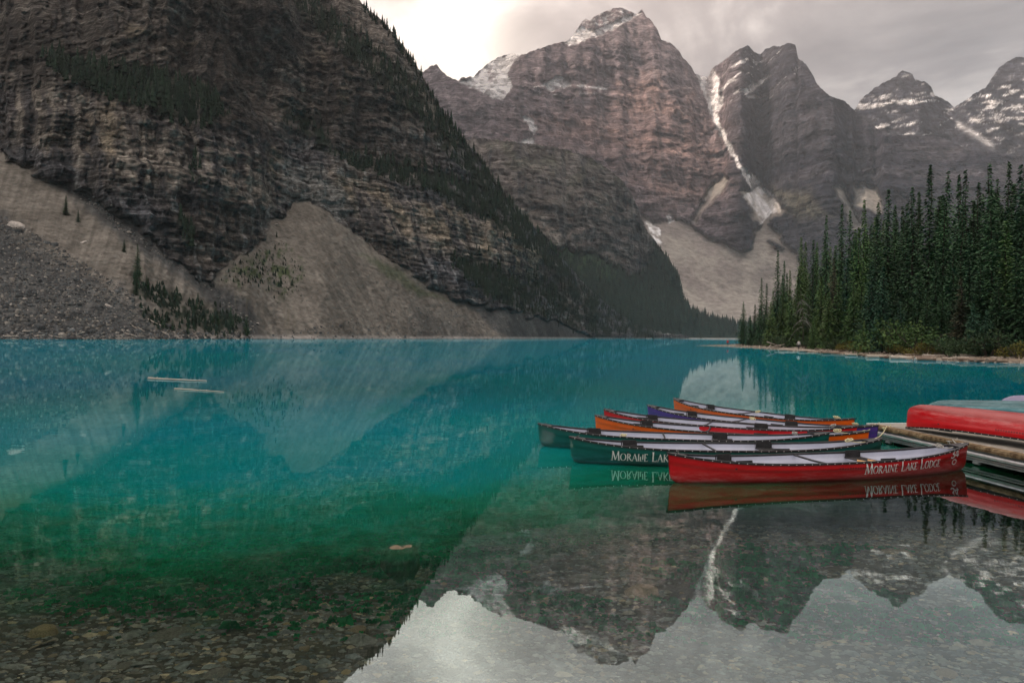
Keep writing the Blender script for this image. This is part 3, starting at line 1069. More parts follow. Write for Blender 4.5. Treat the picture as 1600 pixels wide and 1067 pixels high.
# the skyline of the left wall and single shrubs on the cone
q = np.stack([RNG.uniform(560, 900, 170), np.zeros(170)], 1)
q[:, 1] = interp(SIL_A, q[:, 0]) + RNG.uniform(2, 16, 170)
P_, e = on_sheet(SA, q[:, 0], q[:, 1])
pos.append(P_)
hs.append(RNG.lognormal(math.log(6.5), .35, len(P_)))
q = sample_poly(SHRUB_A, 260) + RNG.normal(0, 9, (260, 2))
P_, e = on_sheet(SA, q[:, 0], q[:, 1])
pos.append(P_)
hs.append(RNG.lognormal(math.log(1.5), .4, len(P_)))
pos = np.concatenate(pos)
hs = np.concatenate(hs)
rad = hs * RNG.uniform(.26, .42, len(hs)) * np.where(hs < 3.5, 1.7, 1.0)
g = np.clip(RNG.normal(1, .25, (len(hs), 1)), .5, 1.6)
scatter('forest', TT_, pos - A3(0, 0, .5), np.stack([rad, rad, hs], 1), RNG.uniform(0, 6.3, len(hs)), A3(.011, .022, .013) * g, M_needle_far,
        label='dark spruce forest on the ledges of the left wall')
q = np.concatenate([sample_poly(FOR_B, 4300), np.stack([RNG.uniform(1060, 1330, 420), np.zeros(420)], 1)])
q[4300:, 1] = interp(SIL_B, q[4300:, 0]) + RNG.uniform(0, 5, 420)
q = q[(q[:, 0] > 860)]
P_, e = on_sheet(SB, q[:, 0], q[:, 1])
P_ = P_[(e < 4) & (P_[:, 2] > 1)]
hs = RNG.lognormal(math.log(14), .25, len(P_))
rad = hs * RNG.uniform(.28, .42, len(hs))
g = np.clip(RNG.normal(1, .22, (len(hs), 1)), .5, 1.6)
scatter('forest', [tree_template(3, 5, 20 + i) for i in range(4)], P_ - A3(0, 0, 1), np.stack([rad, rad, hs], 1), RNG.uniform(0, 6.3, len(hs)),
        A3(.016, .030, .022) * g, M_needle_far, label='far dark forest at the end of the lake')


def rock_template(seed, n=7, flat=1.0, skirt=True):
    """angular block: two uneven rings and a cap, no underside"""
    r = np.random.default_rng(seed)
    a = np.sort(r.uniform(0, 1, n) * .5 + np.arange(n)) / n * 2 * math.pi
    R0 = .5 * r.uniform(.75, 1.1, n)
    R1 = R0 * r.uniform(.72, .95, n)
    R2 = R1 * r.uniform(.3, .8, n)
    z1 = flat * r.uniform(.25, .42, n)
    z2 = flat * (.45 + r.uniform(-.08, .1, n))
    V = [(R0[i] * math.cos(a[i]), R0[i] * math.sin(a[i]), -.2 * flat) for i in range(n)]
    V += [(R1[i] * math.cos(a[i]), R1[i] * math.sin(a[i]), z1[i]) for i in range(n)]
    V += [(R2[i] * math.cos(a[i]), R2[i] * math.sin(a[i]), z2[i]) for i in range(n)]
    T = []
    for L in (0, n):
        for i in range(n):
            j = (i + 1) % n
            T += [(L + i, L + j, L + n + j), (L + i, L + n + j, L + n + i)]
    T += [(2 * n, 2 * n + i, 2 * n + i + 1) for i in range(1, n - 1)]
    if not skirt:
        V = V[n:]
        V = [(a[0] * 1.15, a[1] * 1.15, a[2] * .3) if i < n else a for i, a in enumerate(V)]
        T = [tuple(q - n for q in t) for t in T if min(t) >= n]
    return np.array(V), np.array(T)


RT5 = [rock_template(100 + i, 5) for i in range(7)]
RT6 = [rock_template(200 + i, 6, .6) for i in range(8)]
RTP = [rock_template(240 + i, 5, .6, False) for i in range(10)]
BF = [(-120, 330), (0, 335), (60, 370), (130, 410), (200, 455), (240, 495), (300, 522), (390, 527), (390, 531), (-120, 534)]
parts_ = [(sample_poly(BF, 9000), .55, .5), (sample_poly([(-50, 515), (380, 517), (400, 531), (-50, 533)], 1500), .6, .5),
          (sample_poly(SCR1, 1500), .3, .45), (sample_poly(SCR2, 1500), .32, .45),
          (sample_poly([(100, 290), (160, 320), (230, 380), (300, 430), (395, 500), (400, 530), (330, 455), (200, 370)], 1500), .45, .5),
          (sample_poly([(640, 480), (760, 485), (885, 510), (915, 529), (400, 529)], 900), .6, .5)]
PP, SS = [], []
for q, m_, sg in parts_:
    P_, e = on_sheet(SA, q[:, 0], q[:, 1])
    P_ = P_[(e < 4) & (P_[:, 2] > -.2)]
    PP.append(P_)
    SS.append(RNG.lognormal(math.log(m_), sg, len(P_)))
PP, SS = np.concatenate(PP), np.clip(np.concatenate(SS), .2, 5)
n_ = len(PP)
g = np.clip(RNG.normal(1, .35, (n_, 1)), .4, 2.2)
tanc = A3(.19, .18, .16)
grc = A3(.070, .076, .078)
pick = (RNG.random((n_, 1)) < .22)
cc = np.where(pick, tanc, grc) * g
scatter('boulder_field', RT5, PP, np.stack([SS * RNG.uniform(.8, 1.7, n_), SS * RNG.uniform(.6, 1.2, n_), SS * RNG.uniform(.5, 1.0, n_)], 1),
        RNG.uniform(0, 6.3, n_), cc, M_boulder, tilt=RNG.uniform(-.4, .5, n_), label='grey boulders strewn over the left scree slopes')

M_log = surf('bleached_wood', (.36, .32, .27), (.55, .50, .43), 3, .85, .5, 20, stretch=(1, 8, 8), spec=.2)
M_logdk = surf('weathered_log', (.17, .13, .10), (.33, .27, .21), 3, .85, .5, 20, stretch=(1, 8, 8), spec=.2, objrand=.25)


def log_mesh(L, r, seed, taper=.6, bend=.04, stubs=3):
    rr = random.Random(seed)
    mb = MB()
    n = 9
    pts, R = [], []
    for i in range(n):
        t = i / (n - 1)
        pts.append((L * (t - .5), L * bend * math.sin(t * 3 + seed) * .5, rr.uniform(-.1, .1) * r))
        R.append(r * (1 - taper * t) * rr.uniform(.9, 1.08))
    mb.tube(pts, R, 7)
    for k in range(stubs):
        i = rr.randrange(1, n - 1)
        a = rr.uniform(0, 3.1)
        p = Vector(pts[i])
        d = Vector((rr.uniform(.2, .8), math.cos(a), math.sin(a) * .8 + .1)).normalized() * r * rr.uniform(1.2, 2.6)
        mb.tube([p, p + d * .6, p + d], [r * .3, r * .22, r * .1], 5)
    return mb.mesh('log', (), True)


LOGS = [log_mesh(1.0, .035, i, bend=.05 * (i % 3 - 1)) for i in range(5)]
for m_ in LOGS:
    m_.materials.append(M_log)
for m_ in LOGS[3:]:
    m_.materials[0] = M_logdk


def log_thing(name, loc, L, rz, label, cat='log', group=None, k=0, tilt=0.0, thick=1.0):
    o = link(name, LOGS[k % len(LOGS)])
    o.location = loc
    o.scale = (L, L * thick, L * thick)
    o.rotation_euler = (0, tilt, rz)
    return tag(o, label, cat, group)


# two logs afloat on the left half of the lake
a, b = onz(232, 592), onz(323, 596)
log_thing('floating_log', (a + b) / 2 + Vector((0, 0, .03)), (b - a).length, math.atan2(b.y - a.y, b.x - a.x), 'pale dead log afloat on the lake, upper one of the two', group='logs afloat on the lake', k=0, thick=.42)
a, b = onz(273, 608), onz(350, 613)
log_thing('floating_log', (a + b) / 2 + Vector((0, 0, .02)), (b - a).length, math.atan2(b.y - a.y, b.x - a.x), 'pale dead log afloat on the lake, lower thin one of the two', group='logs afloat on the lake', k=1, thick=.36)
# driftwood along the foot of the left scree
for i, (px, py, L, ang) in enumerate([(240, 503, 7, -25), (212, 512, 4, -30), (222, 516, 3, -28), (255, 520, 6, -22), (120, 524, 5, 20), (158, 524, 3.5, 25), (205, 524, 5, -15), (186, 526, 4, 10),
                                      (60, 527, 5, 8), (90, 528, 4, -8), (20, 526, 4, 0), (270, 524, 3, 0), (42, 519, 5, 5), (325, 526, 3, 12), (300, 527, 3, -10)]):
    P_, _ = on_sheet(SA, np.array([float(px)]), np.array([float(py)]))
    p = Vector(P_[0]) + Vector((0, -.6, .35))
    log_thing('driftwood_log', p, L, 0, 'bleached driftwood log lying at the foot of the left scree', group='driftwood at the foot of the left scree', k=i % 3, tilt=math.radians(-ang), thick=1.3)

# ------------------------------------------------------------------ wooded spit on the right
SHORE = np.array([(52, 195), (55.5, 184), (57, 178), (54, 150), (50.5, 128), (48.5, 108), (45.5, 90), (44, 79), (45, 71), (48.5, 65), (56, 58), (75, 48), (110, 40), (170, 30)], float)
SPIT = [(52, 195), (55.5, 184), (57, 178), (54, 150), (50.5, 128), (48.5, 108), (45.5, 90), (44, 79), (45, 71), (48.5, 65), (56, 58), (75, 48), (110, 40), (170, 30), (400, 10), (400, 330), (150, 290), (90, 235), (64, 203)]


def spit_h(x, y):
    wx = fbm(x * .12, y * .12, 3., 3) * 1.3
    d = pdist(x + wx, y + wx, SPIT)
    h = np.where(d < 0, d * .12, np.minimum(.055 * d, .5 + .012 * d) + .9 * sstep(5, 26, d) * .7)
    h = h + fbm(x * .5, y * .5, 1., 3) * .05 * sstep(.2, 2, d) + .015 * np.clip(d - 25, 0, 60)
    return h


gx = np.concatenate([np.linspace(40, 110, 180), np.linspace(112, 400, 50)])
gy = np.concatenate([np.linspace(20, 130, 220), np.linspace(131, 340, 130)])
GX, GY = np.meshgrid(gx, gy, indexing='ij')
hz = spit_h(GX, GY)
dd = pdist(GX, GY, SPIT)
sg = fbm(GX * .4, GY * .4, 7., 4)
c = lerp3(A3(.20, .165, .13), A3(.30, .26, .215), sstep(-.6, .7, sg))
c = lerp3(c, A3(.12, .10, .07), sstep(.5, .0, hz) * .5)
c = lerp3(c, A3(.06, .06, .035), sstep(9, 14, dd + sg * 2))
idx = np.arange(GX.size).reshape(GX.shape)
Q = np.stack([idx[:-1, :-1], idx[1:, :-1], idx[1:, 1:], idx[:-1, 1:]], -1).reshape(-1, 4)
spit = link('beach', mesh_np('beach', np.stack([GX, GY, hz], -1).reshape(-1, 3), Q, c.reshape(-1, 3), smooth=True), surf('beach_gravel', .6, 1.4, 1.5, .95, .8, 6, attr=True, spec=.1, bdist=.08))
tag(spit, kind='structure')


def shore_pt(px, inland):
    """point on the spit seen in column px, so many metres inland of the waterline"""
    ys = np.linspace(58, 190, 400)
    d = ray(np.full(400, px), np.full(400, 545.0))
    x = d[:, 0] * ys
    dist_ = pdist(x, ys, SPIT)
    k = np.where(dist_ > inland)[0]
    k = k[0] if len(k) else len(ys) - 1
    return x[k], ys[k]


M_bark = surf('spruce_bark', (.055, .045, .035), (.12, .10, .085), 4, .95, .6, 12, stretch=(1, 1, .3), spec=.1)
NEEDLE = [surf('spruce_needles', a, b, .8, .8, 0, attr=False, objrand=.22, spec=.25) for a, b in
          [((.030, .080, .036), (.075, .165, .070)), ((.055, .120, .036), (.140, .235, .075)), ((.022, .070, .042), (.060, .140, .085)), ((.07, .075, .045), (.12, .11, .06))]]  # second tone paints in light on the left trees, partly a paler species


def spruce(seed, Ht=26.0, R=2.6, base=.05, dens=1.0, gappy=.15):
    r = np.random.default_rng(seed)
    V, T = [], []
    nw_ = int(Ht / .31)
    P0 = []
    for k in range(nw_):
        f = k / nw_
        z = Ht * (base + (1 - base) * (1 - (1 - f) ** 1.0) * .985)
        prof = (1 - f) ** .80 * (.6 + .4 * min(1, f * 5 + .35))
        rr = R * prof * r.uniform(.82, 1.12) + .07
        if r.random() < gappy:
            rr *= r.uniform(.5, .8)
        nb = max(5, int(9 * dens * (.45 + prof * .9)))
        for j in range(nb):
            a = 2 * math.pi * (j + r.uniform(-.35, .35)) / nb + k * 1.7
            L = rr * r.uniform(.6, 1.12)
            m = max(2, int(L / .30))
            up = .25 * (f - .35)
            for q in range(m):
                t = (q + .6) / m
                d = L * t
                x, y = d * math.cos(a), d * math.sin(a)
                zz = z + up * d - .22 * d * t - .05 + r.uniform(-.14, .14)
                P0.append((x, y, zz, a, t, f))
    P0 = np.array(P0)
    n = len(P0)
    a = P0[:, 3] + r.uniform(-.5, .5, n)
    ln = r.uniform(.26, .50, n) * (1.2 - .5 * P0[:, 5])
    wd = r.uniform(.14, .28, n) * (1.2 - .5 * P0[:, 4]) * (1 - .2 * P0[:, 5])
    u = np.stack([np.cos(a), np.sin(a), r.uniform(-.55, -.05, n)], 1) * ln[:, None]
    s_ = np.stack([-np.sin(a), np.cos(a), r.uniform(-.7, .7, n)], 1) * wd[:, None]
    C = P0[:, :3]
    V = np.stack([C - u * .5 - s_ * .35, C - u * .1 - s_, C + u, C - u * .1 + s_], 1).reshape(-1, 3)
    Fq = np.arange(n * 4).reshape(n, 4)
    return mesh_np('spruce_crown', V, Fq)


def trunk_mesh(Ht, r0, seed, name='trunk'):
    mb = MB()
    rr = random.Random(seed)
    n = 7
    mb.tube([(rr.uniform(-.05, .05) * i, rr.uniform(-.05, .05) * i, Ht * i / (n - 1) - .4) for i in range(n)], [r0 * (1 - .93 * i / (n - 1)) for i in range(n)], 8)
    for k in range(26):
        z = Ht * rr.uniform(.04, .45)
        a = rr.uniform(0, 6.3)
        L = rr.uniform(.5, 1.6)
        p = Vector((0, 0, z))
        mb.tube([p, p + Vector((math.cos(a) * L, math.sin(a) * L, -.2 * L))], [.03, .01], 4, caps=False)
    return mb.mesh(name, (M_bark,), True)


SPR = [dict(H=26.0, R=3.7, b=.04, d=1.0, g=.12), dict(H=26.0, R=3.2, b=.06, d=.9, g=.2), dict(H=26.0, R=4.1, b=.03, d=1.1, g=.12), dict(H=26.0, R=3.0, b=.05, d=.85, g=.25),
       dict(H=12.0, R=2.7, b=.03, d=1.2, g=.1), dict(H=26.0, R=2.7, b=.2, d=.75, g=.35)]
for i, q in enumerate(SPR):
    q['crown'] = spruce(40 + i, q['H'], q['R'], q['b'], q['d'], q['g'])
    q['trunk'] = trunk_mesh(q['H'] * .98, q['H'] * .0095, i)
    for k_, nm in enumerate(NEEDLE):
        pass
CROWN = {}


def crown_for(k, mat_i):
    if (k, mat_i) not in CROWN:
        m = SPR[k]['crown'].copy()
        m.materials.clear()
        m.materials.append(NEEDLE[mat_i])
        CROWN[(k, mat_i)] = m
    return CROWN[(k, mat_i)]


def place_spruce(x, y, z, Ht, k, mi, label, group, rz=0.0, width=1.0, cat='tree', name='spruce_tree'):
    s = Ht / SPR[k]['H']
    e = empty(name, (x, y, z), rz, label=label, cat=cat, group=group)
    wf = width * min(1.7, (26 / Ht) ** .5) if SPR[k]['H'] > 20 else width
    e.scale = (s * wf, s * wf, s)
    link('crown', crown_for(k, mi), None, e)
    link('trunk', SPR[k]['trunk'], None, e)
    return e


ORD = ['first', 'second', 'third', 'fourth', 'fifth', 'sixth', 'seventh', 'eighth', 'ninth', 'tenth', 'eleventh', 'twelfth', 'thirteenth', 'fourteenth', 'fifteenth', 'sixteenth',
       'seventeenth', 'eighteenth', 'nineteenth', 'twentieth', 'twenty-first', 'twenty-second', 'twenty-third', 'twenty-fourth', 'twenty-fifth', 'twenty-sixth', 'twenty-seventh',
       'twenty-eighth', 'twenty-ninth', 'thirtieth', 'thirty-first', 'thirty-second', 'thirty-third', 'thirty-fourth', 'thirty-fifth']
# skyline spruces: column, top row, metres inland, variant, needle colour, width
SKY = [(1161, 470, 5, 0, 0, .9), (1179, 474, 8, 3, 0, 1), (1189, 432, 10, 1, 0, .8), (1197, 441, 14, 3, 0, .9), (1207, 452, 12, 0, 1, .8), (1214, 388, 12, 1, 0, .85), (1224, 405, 16, 3, 0, .9),
       (1233, 420, 12, 0, 1, .9), (1250, 367, 12, 0, 1, .85), (1257, 374, 20, 3, 1, .9), (1269, 372, 16, 1, 0, .9), (1275, 376, 22, 3, 1, .9), (1289, 332, 16, 1, 0, .85), (1301, 400, 9, 0, 3, .9),
       (1313, 315, 14, 1, 0, .8), (1326, 325, 18, 3, 0, .9), (1340, 352, 10, 0, 1, 1), (1348, 308, 16, 1, 1, .85), (1358, 350, 22, 3, 0, 1), (1370, 311, 20, 3, 0, 1), (1385, 290, 16, 0, 0, .95),
       (1396, 316, 22, 3, 0, 1), (1408, 318, 24, 1, 0, 1), (1423, 287, 18, 3, 0, 1.1), (1433, 295, 24, 0, 0, .9), (1450, 253, 16, 5, 0, 1), (1478, 261, 18, 0, 0, .95), (1495, 268, 22, 3, 0, 1),
       (1505, 260, 18, 1, 0, .9), (1526, 281, 22, 3, 0, 1), (1543, 250, 18, 1, 0, .85), (1555, 274, 24, 0, 0, .9), (1573, 247, 18, 0, 0, .8), (1591, 252, 20, 1, 2, 1), (1601, 245, 18, 0, 2, .9)]
for i, (px, top, inl, k, mi, wd) in enumerate(SKY):
    x, y = shore_pt(px, inl)
    z = float(spit_h(np.array([x]), np.array([y]))[0])
    d = ray(px, top)
    Ht = H + d[2] * y - z
    lab = '%s spruce of the skyline on the right spit, counted from its tip at the left' % ORD[i]
    place_spruce(x, y, z, Ht, k, mi, lab, 'spruces on the right spit', random.uniform(0, 6.3), wd)
# lower and front spruces
LOW = [(1172, 492, 4, 4, 0), (1186, 480, 6, 4, 0), (1204, 470, 6, 4, 1), (1222, 455, 6, 0, 1), (1236, 462, 5, 4, 1), (1246, 430, 8, 0, 1), (1262, 440, 8, 1, 1), (1282, 430, 9, 0, 1), (1270, 498, 4, 4, 1),
       (1294, 455, 5, 2, 1), (1310, 430, 7, 0, 1), (1322, 400, 9, 0, 2), (1333, 440, 5, 2, 1), (1345, 420, 7, 0, 1), (1361, 405, 5, 2, 2), (1378, 415, 4, 0, 2), (1350, 500, 3.5, 4, 1), (1392, 430, 8, 2, 0),
       (1405, 465, 6, 4, 2), (1418, 440, 9, 0, 0), (1436, 420, 10, 2, 0), (1447, 455, 6, 5, 0), (1462, 400, 9, 1, 0), (1471, 450, 7, 0, 0), (1488, 380, 10, 0, 0), (1500, 430, 7, 5, 3), (1514, 360, 10, 2, 0),
       (1530, 400, 8, 0, 0), (1548, 370, 9, 2, 0), (1560, 430, 7, 0, 0), (1570, 340, 10, 0, 1), (1586, 400, 8, 2, 0), (1600, 380, 8, 0, 0), (1520, 470, 5, 4, 2), (1541, 480, 5, 4, 2)]
for i, (px, top, inl, k, mi) in enumerate(LOW):
    x, y = shore_pt(px, inl + 1)
    z = float(spit_h(np.array([x]), np.array([y]))[0])
    Ht = H + ray(px, top)[2] * y - z
    place_spruce(x, y, z, Ht, k, mi, '%s lower spruce along the edge of the spit beach, counted from the tip' % ORD[i], 'lower spruces at the edge of the spit beach', random.uniform(0, 6.3), 1.0)
rr = random.Random(5)
n_back = 0
for i in range(130):
    px = rr.uniform(1195, 1760)
    inl = rr.uniform(14, 55)
    x, y = shore_pt(min(px, 1600), inl)
    if px > 1600:
        x = (px - 800) / F * y
    ridge_top = np.interp(px, [1160, 1215, 1250, 1290, 1350, 1450, 1600, 1760], [480, 415, 390, 350, 330, 285, 268, 250])
    top = ridge_top + rr.uniform(12, 60)
    z = float(spit_h(np.array([x]), np.array([y]))[0])
    Ht = H + ray(px, top)[2] * y - z
    if Ht < 4:
        continue
    place_spruce(x, y, z, min(Ht, 34), rr.choice([0, 0, 1, 2, 3, 3]), 0 if px > 1380 else rr.choice([0, 1]), 'spruce standing deep in the dense stand behind the spit beach', 'spruces deep in the stand on the spit', rr.uniform(0, 6.3), rr.uniform(.9, 1.15))

# solitary spruces on the left scree and along its skyline
LT = [(105, 337, 304, 'lone spruce high on the first left scree cone, left one of a pair'), (123, 347, 326, 'lone spruce high on the first left scree cone, right one of a pair'),
      (193, 394, 372, 'small lone spruce on the edge of the left scree above the tall one'), (215, 440, 380, 'tallest lone spruce on the left scree, above the strip of trees'),
      (213, 462, 425, 'spruce at the upper end of the shore thicket, below the tallest one'), (229, 452, 428, 'small spruce just right of the tallest lone spruce on the left scree'),
      (258, 466, 448, 'small spruce in the upper part of the left shore thicket'), (274, 472, 452, 'slim spruce in the middle of the left shore thicket'),
      (305, 483, 468, 'small spruce in the lower half of the left shore thicket'), (361, 512, 478, 'spruce near the lower end of the left shore thicket'),
      (386, 524, 490, 'spruce standing alone at the water by the lower end of the thicket'), (341, 508, 490, 'low spruce left of the two near the water on the left shore'),
      (270, 516, 496, 'low spruce just above the driftwood on the left shore'), (293, 522, 502, 'low dark spruce at the waterline of the left shore'),
      (255, 512, 492, 'low spruce behind the long driftwood log on the left shore'), (332, 505, 488, 'small spruce beside the path of boulders on the left shore')]
for px, b_, t_, lab in LT:
    P_, _ = on_sheet(SA, np.array([float(px)]), np.array([float(b_)]))
    p = P_[0]
    Ht = (b_ - t_) / F * p[1]
    place_spruce(p[0], p[1], p[2] - .3, Ht, 3, 0, lab, 'lone spruces on the left scree', px * .7, 1.1)
rr = random.Random(8)
for i in range(46):
    px = rr.uniform(566, 875)
    yb = float(interp(SIL_A, px)) + rr.uniform(3, 9)
    P_, _ = on_sheet(SA, np.array([px]), np.array([yb]))
    p = P_[0]
    place_spruce(p[0], p[1], p[2] - .5, rr.uniform(10, 20) / F * p[1], 3, 0, 'tiny spruce on the skyline of the left mountain wall', 'spruces along the skyline of the left wall', px, 1.2)

# shrubs on the spit
M_shrub = [surf('shrub_leaves', a, b, 1.5, .75, 0, objrand=.2, spec=.1) for a, b in [((.045, .10, .035), (.12, .20, .065)), ((.09, .095, .025), (.19, .16, .04)), ((.03, .06, .03), (.07, .11, .05))]]


def shrub_mesh(seed, n=1100):
    r = np.random.default_rng(seed)
    cen = np.concatenate([r.normal(0, .55, (7, 2)), r.uniform(.3, .95, (7, 1))], 1)
    w_ = r.integers(0, 7, n)
    d = r.normal(0, 1, (n, 3))
    d /= np.linalg.norm(d, axis=1)[:, None]
    P = cen[w_] + d * r.uniform(.2, .42, (n, 1)) * A3(1.1, 1.1, .9)
    P[:, 2] = np.abs(P[:, 2])
    a, b = r.normal(0, 1, (n, 3)), r.normal(0, 1, (n, 3))
    a /= np.linalg.norm(a, axis=1)[:, None]
    b /= np.linalg.norm(b, axis=1)[:, None]
    s = r.uniform(.03, .075, (n, 1))
    V = np.stack([P - a * s, P - b * s * .6, P + a * s, P + b * s * .6], 1).reshape(-1, 3)
    return mesh_np('shrub_foliage', V, np.arange(n * 4).reshape(n, 4))


def stems_mesh(seed):
    rr = random.Random(seed)
    mb = MB()
    for i in range(9):
        a = rr.uniform(0, 6.3)
        mb.tube([(0, 0, -.1), (.3 * math.cos(a), .3 * math.sin(a), .4), (.6 * math.cos(a), .6 * math.sin(a), .85)], [.03, .02, .008], 5)
    return mb.mesh('stems', (M_bark,))


SHM = [shrub_mesh(i) for i in range(3)]
STM = stems_mesh(3)
SH = [(1403, 3.2, 4.2, 0, 'large bright green willow shrub'), (1422, 3.0, 3.6, 0, 'tall pale green shrub right of the largest one'), (1388, 2.2, 3, 0, 'rounded light green shrub'), (1438, 2.4, 5, 0, 'green shrub in front of the bare trunk'),
      (1410, 1.0, 1.5, 1, 'low yellow-brown shrub in front of the green willows'), (1396, .9, 1.4, 1, 'low rusty shrub at the beach edge'), (1330, 1.2, 1.8, 1, 'golden shrub under the front spruces'), (1316, 1.1, 1.6, 1, 'yellow-green shrub at the foot of a bright spruce'),
      (1348, .9, 1.4, 1, 'low reddish shrub on the upper beach'), (1445, 1.2, 1.5, 1, 'small golden shrub beside the stacked driftwood'), (1365, 1.0, 1.6, 2, 'dull green low shrub between two front spruces'),
      (1215, 2.0, 3, 2, 'dark rounded shrub near the tip of the spit'), (1232, 1.8, 3, 2, 'dark green shrub left of the walker in white'), (1275, 1.6, 2.6, 2, 'dark shrub right of the walker in white'),
      (1482, 1.8, 2.5, 2, 'shrub in the shade of the tall spruces'), (1500, 1.5, 2, 2, 'low shrub beside the second stack of driftwood'), (1533, 2.2, 3, 2, 'wide green shrub overhanging the right beach'),
      (1545, 2.0, 3, 2, 'green shrub at the right end of the beach'), (1592, 1.3, 2, 1, 'small olive shrub at the edge of the picture'), (1573, 1.5, 2, 2, 'dark shrub behind the right beach'), (1258, 1.2, 2, 2, 'shrub just behind the walker in white'),
      (1190, 1.5, 2.5, 2, 'small dark shrub on the narrow tip of the spit'), (1302, 1.4, 2, 2, 'shaded shrub left of the golden one')]
for i, (px, h_, w_, mi, lab) in enumerate(SH):
    x, y = shore_pt(px, 5.5 if mi != 1 else 4.2)
    z = float(spit_h(np.array([x]), np.array([y]))[0])
    e = empty('shrub', (x, y, z - .05), i * 1.3, label=lab + ' on the spit' if len(lab.split()) < 8 and 'spit' not in lab else lab, cat='shrub', group='shrubs along the spit beach')
    e.scale = (w_ * .95, w_ * .8, h_ * 1.25)
    m = SHM[i % 3].copy()
    m.materials.append(M_shrub[mi])
    link('foliage', m, None, e)
    link('stems', STM, None, e)

# driftwood on the spit
rr = random.Random(21)
for i in range(64):
    px = rr.choice([rr.uniform(1300, 1600), rr.uniform(1400, 1600), rr.uniform(1225, 1600)])
    inl = rr.choice([rr.uniform(.2, 1.2), rr.uniform(1, 6)])
    x, y = shore_pt(px, inl)
    z = float(spit_h(np.array([x]), np.array([y]))[0])
    tn = math.atan2(-14, 3)
    log_thing('driftwood_log', (x, y, z + .08), rr.uniform(1.2, 5.5), rr.gauss(.1, .35), 'weathered driftwood log lying on the gravel beach of the spit', group='driftwood on the spit beach', k=rr.choice([0, 1, 3, 3, 4, 4]), thick=rr.uniform(.8, 1.7))
for i, (a_, b_) in enumerate([((1198, 534), (1215, 540)), ((1205, 538), (1196, 549)), ((1210, 541), (1226, 538))]):
    x, y = shore_pt(1205, 1.5)
    p, q = aty(*a_, y), aty(*b_, y)
    z = float(spit_h(np.array([x]), np.array([y]))[0])
    log_thing('driftwood_log', ((p.x + q.x) / 2, y, max((p.z + q.z) / 2, .2)), (p - q).length, 0.05, ['bleached snag sticking up at a slant near the tip of the spit', 'bleached forked branch reaching the water near the tip of the spit', 'short bleached branch beside the slanting snag near the tip'][i],
              k=i, tilt=math.atan2(p.z - q.z, q.x - p.x), thick=1.6)
# stones of the beach
n_ = 3500
px = RNG.uniform(1135, 1600, n_)
inl = RNG.exponential(2.2, n_)
Z_ = np.array([shore_pt(a, b) for a, b in zip(px[:700], inl[:700])])
Z_ = Z_[RNG.integers(0, 700, n_)] + RNG.normal(0, 1.2, (n_, 2))
zz = spit_h(Z_[:, 0], Z_[:, 1])
ok = zz > -.05
Z_, zz = Z_[ok], zz[ok]
n_ = len(zz)
ss = RNG.lognormal(math.log(.22), .45, n_)
scatter('beach_stones', RT6, np.stack([Z_[:, 0], Z_[:, 1], zz], 1), np.stack([ss * 1.3, ss, ss], 1), RNG.uniform(0, 6.3, n_), A3(.27, .24, .20) * np.clip(RNG.normal(1, .3, (n_, 1)), .4, 1.8), M_boulder,
        label='pale stones scattered along the beach of the spit')

# bare dead tree leaning out of the front row
M_dead = surf('bare_dead_wood', (.20, .195, .18), (.36, .35, .33), 3, .9, .3, 12, spec=.2)
x0, y0 = shore_pt(1254, 6.0)
z0 = float(spit_h(np.array([x0]), np.array([y0]))[0])
dead = empty('dead_tree', (x0, y0, z0), label='bare silver dead tree with drooping branches among the front spruces', cat='tree')
dead.scale = (.75, .75, .85)
rr = random.Random(4)
mb = MB()
tp = [Vector((0, 0, -.2)), Vector((.1, 0, 4)), Vector((-.1, 0, 8)), Vector((-.5, 0, 11.5)), Vector((-.8, 0, 14))]
mb.tube(tp, [.10, .085, .07, .05, .02], 7)
mb.build('trunk', M_bark, dead, True)
for k in range(24):
    mb = MB()
    z = rr.uniform(4.5, 12.5)
    sgn = rr.choice([-1, 1, 1, 1])
    L = rr.uniform(1.4, 3.6) * (1.15 - z / 22)
    p = Vector((0 if z < 8 else -(z - 8) * .13, 0, z))
    a = rr.uniform(-.9, .9)
    pts = [p]
    dz = rr.uniform(-.1, .25)
    for q in range(5):
        pts.append(pts[-1] + Vector((sgn * math.cos(a), math.sin(a), dz)) * L / 5)
        dz -= rr.uniform(.2, .5)
    mb.tube(pts, [.05, .045, .038, .03, .02, .01], 5)
    for q in range(2, 6):
        s = pts[q]
        for _ in range(3):
            mb.tube([s, s + Vector((sgn * rr.uniform(.1, .6), rr.uniform(-.4, .4), rr.uniform(-.7, .1)))], [.016, .006], 4, caps=False)
    mb.build('branch', M_dead, dead, True)

# named boulders on the left scree
for px, py, s_, lab in [(25, 353, 7.0, 'long pale flat slab lying high on the left scree'), (170, 478, 2.4, 'pale block in the lower boulder field of the left scree'), (404, 507, 2.6, 'pale block at the foot of the central cone'),
                        (430, 352, 2.6, 'pale block at the head of the central cone'), (562, 374, 2.2, 'small pale block on the right flank of the central cone'), (130, 380, 3, 'grey block among the tan scree on the left')]:
    P_, _ = on_sheet(SA, np.array([float(px)]), np.array([float(py)]))
    v, t = rock_template(int(px), 8, .55)
    v = v * A3(s_ * 1.25, s_ * .7, s_ * .75)
    o = link('boulder', mesh_np('boulder', v, t, np.tile(A3(.40, .37, .34), (len(v), 1))), M_boulder)
    o.location = P_[0]
    o.rotation_euler = (.3, .45, px)
    if px == 25:
        o.rotation_euler = (.35, .38, .1)
    tag(o, lab, 'boulder', 'pale boulders on the left scree')
P_, _ = on_sheet(SB, np.array([992.0]), np.array([521.0]))

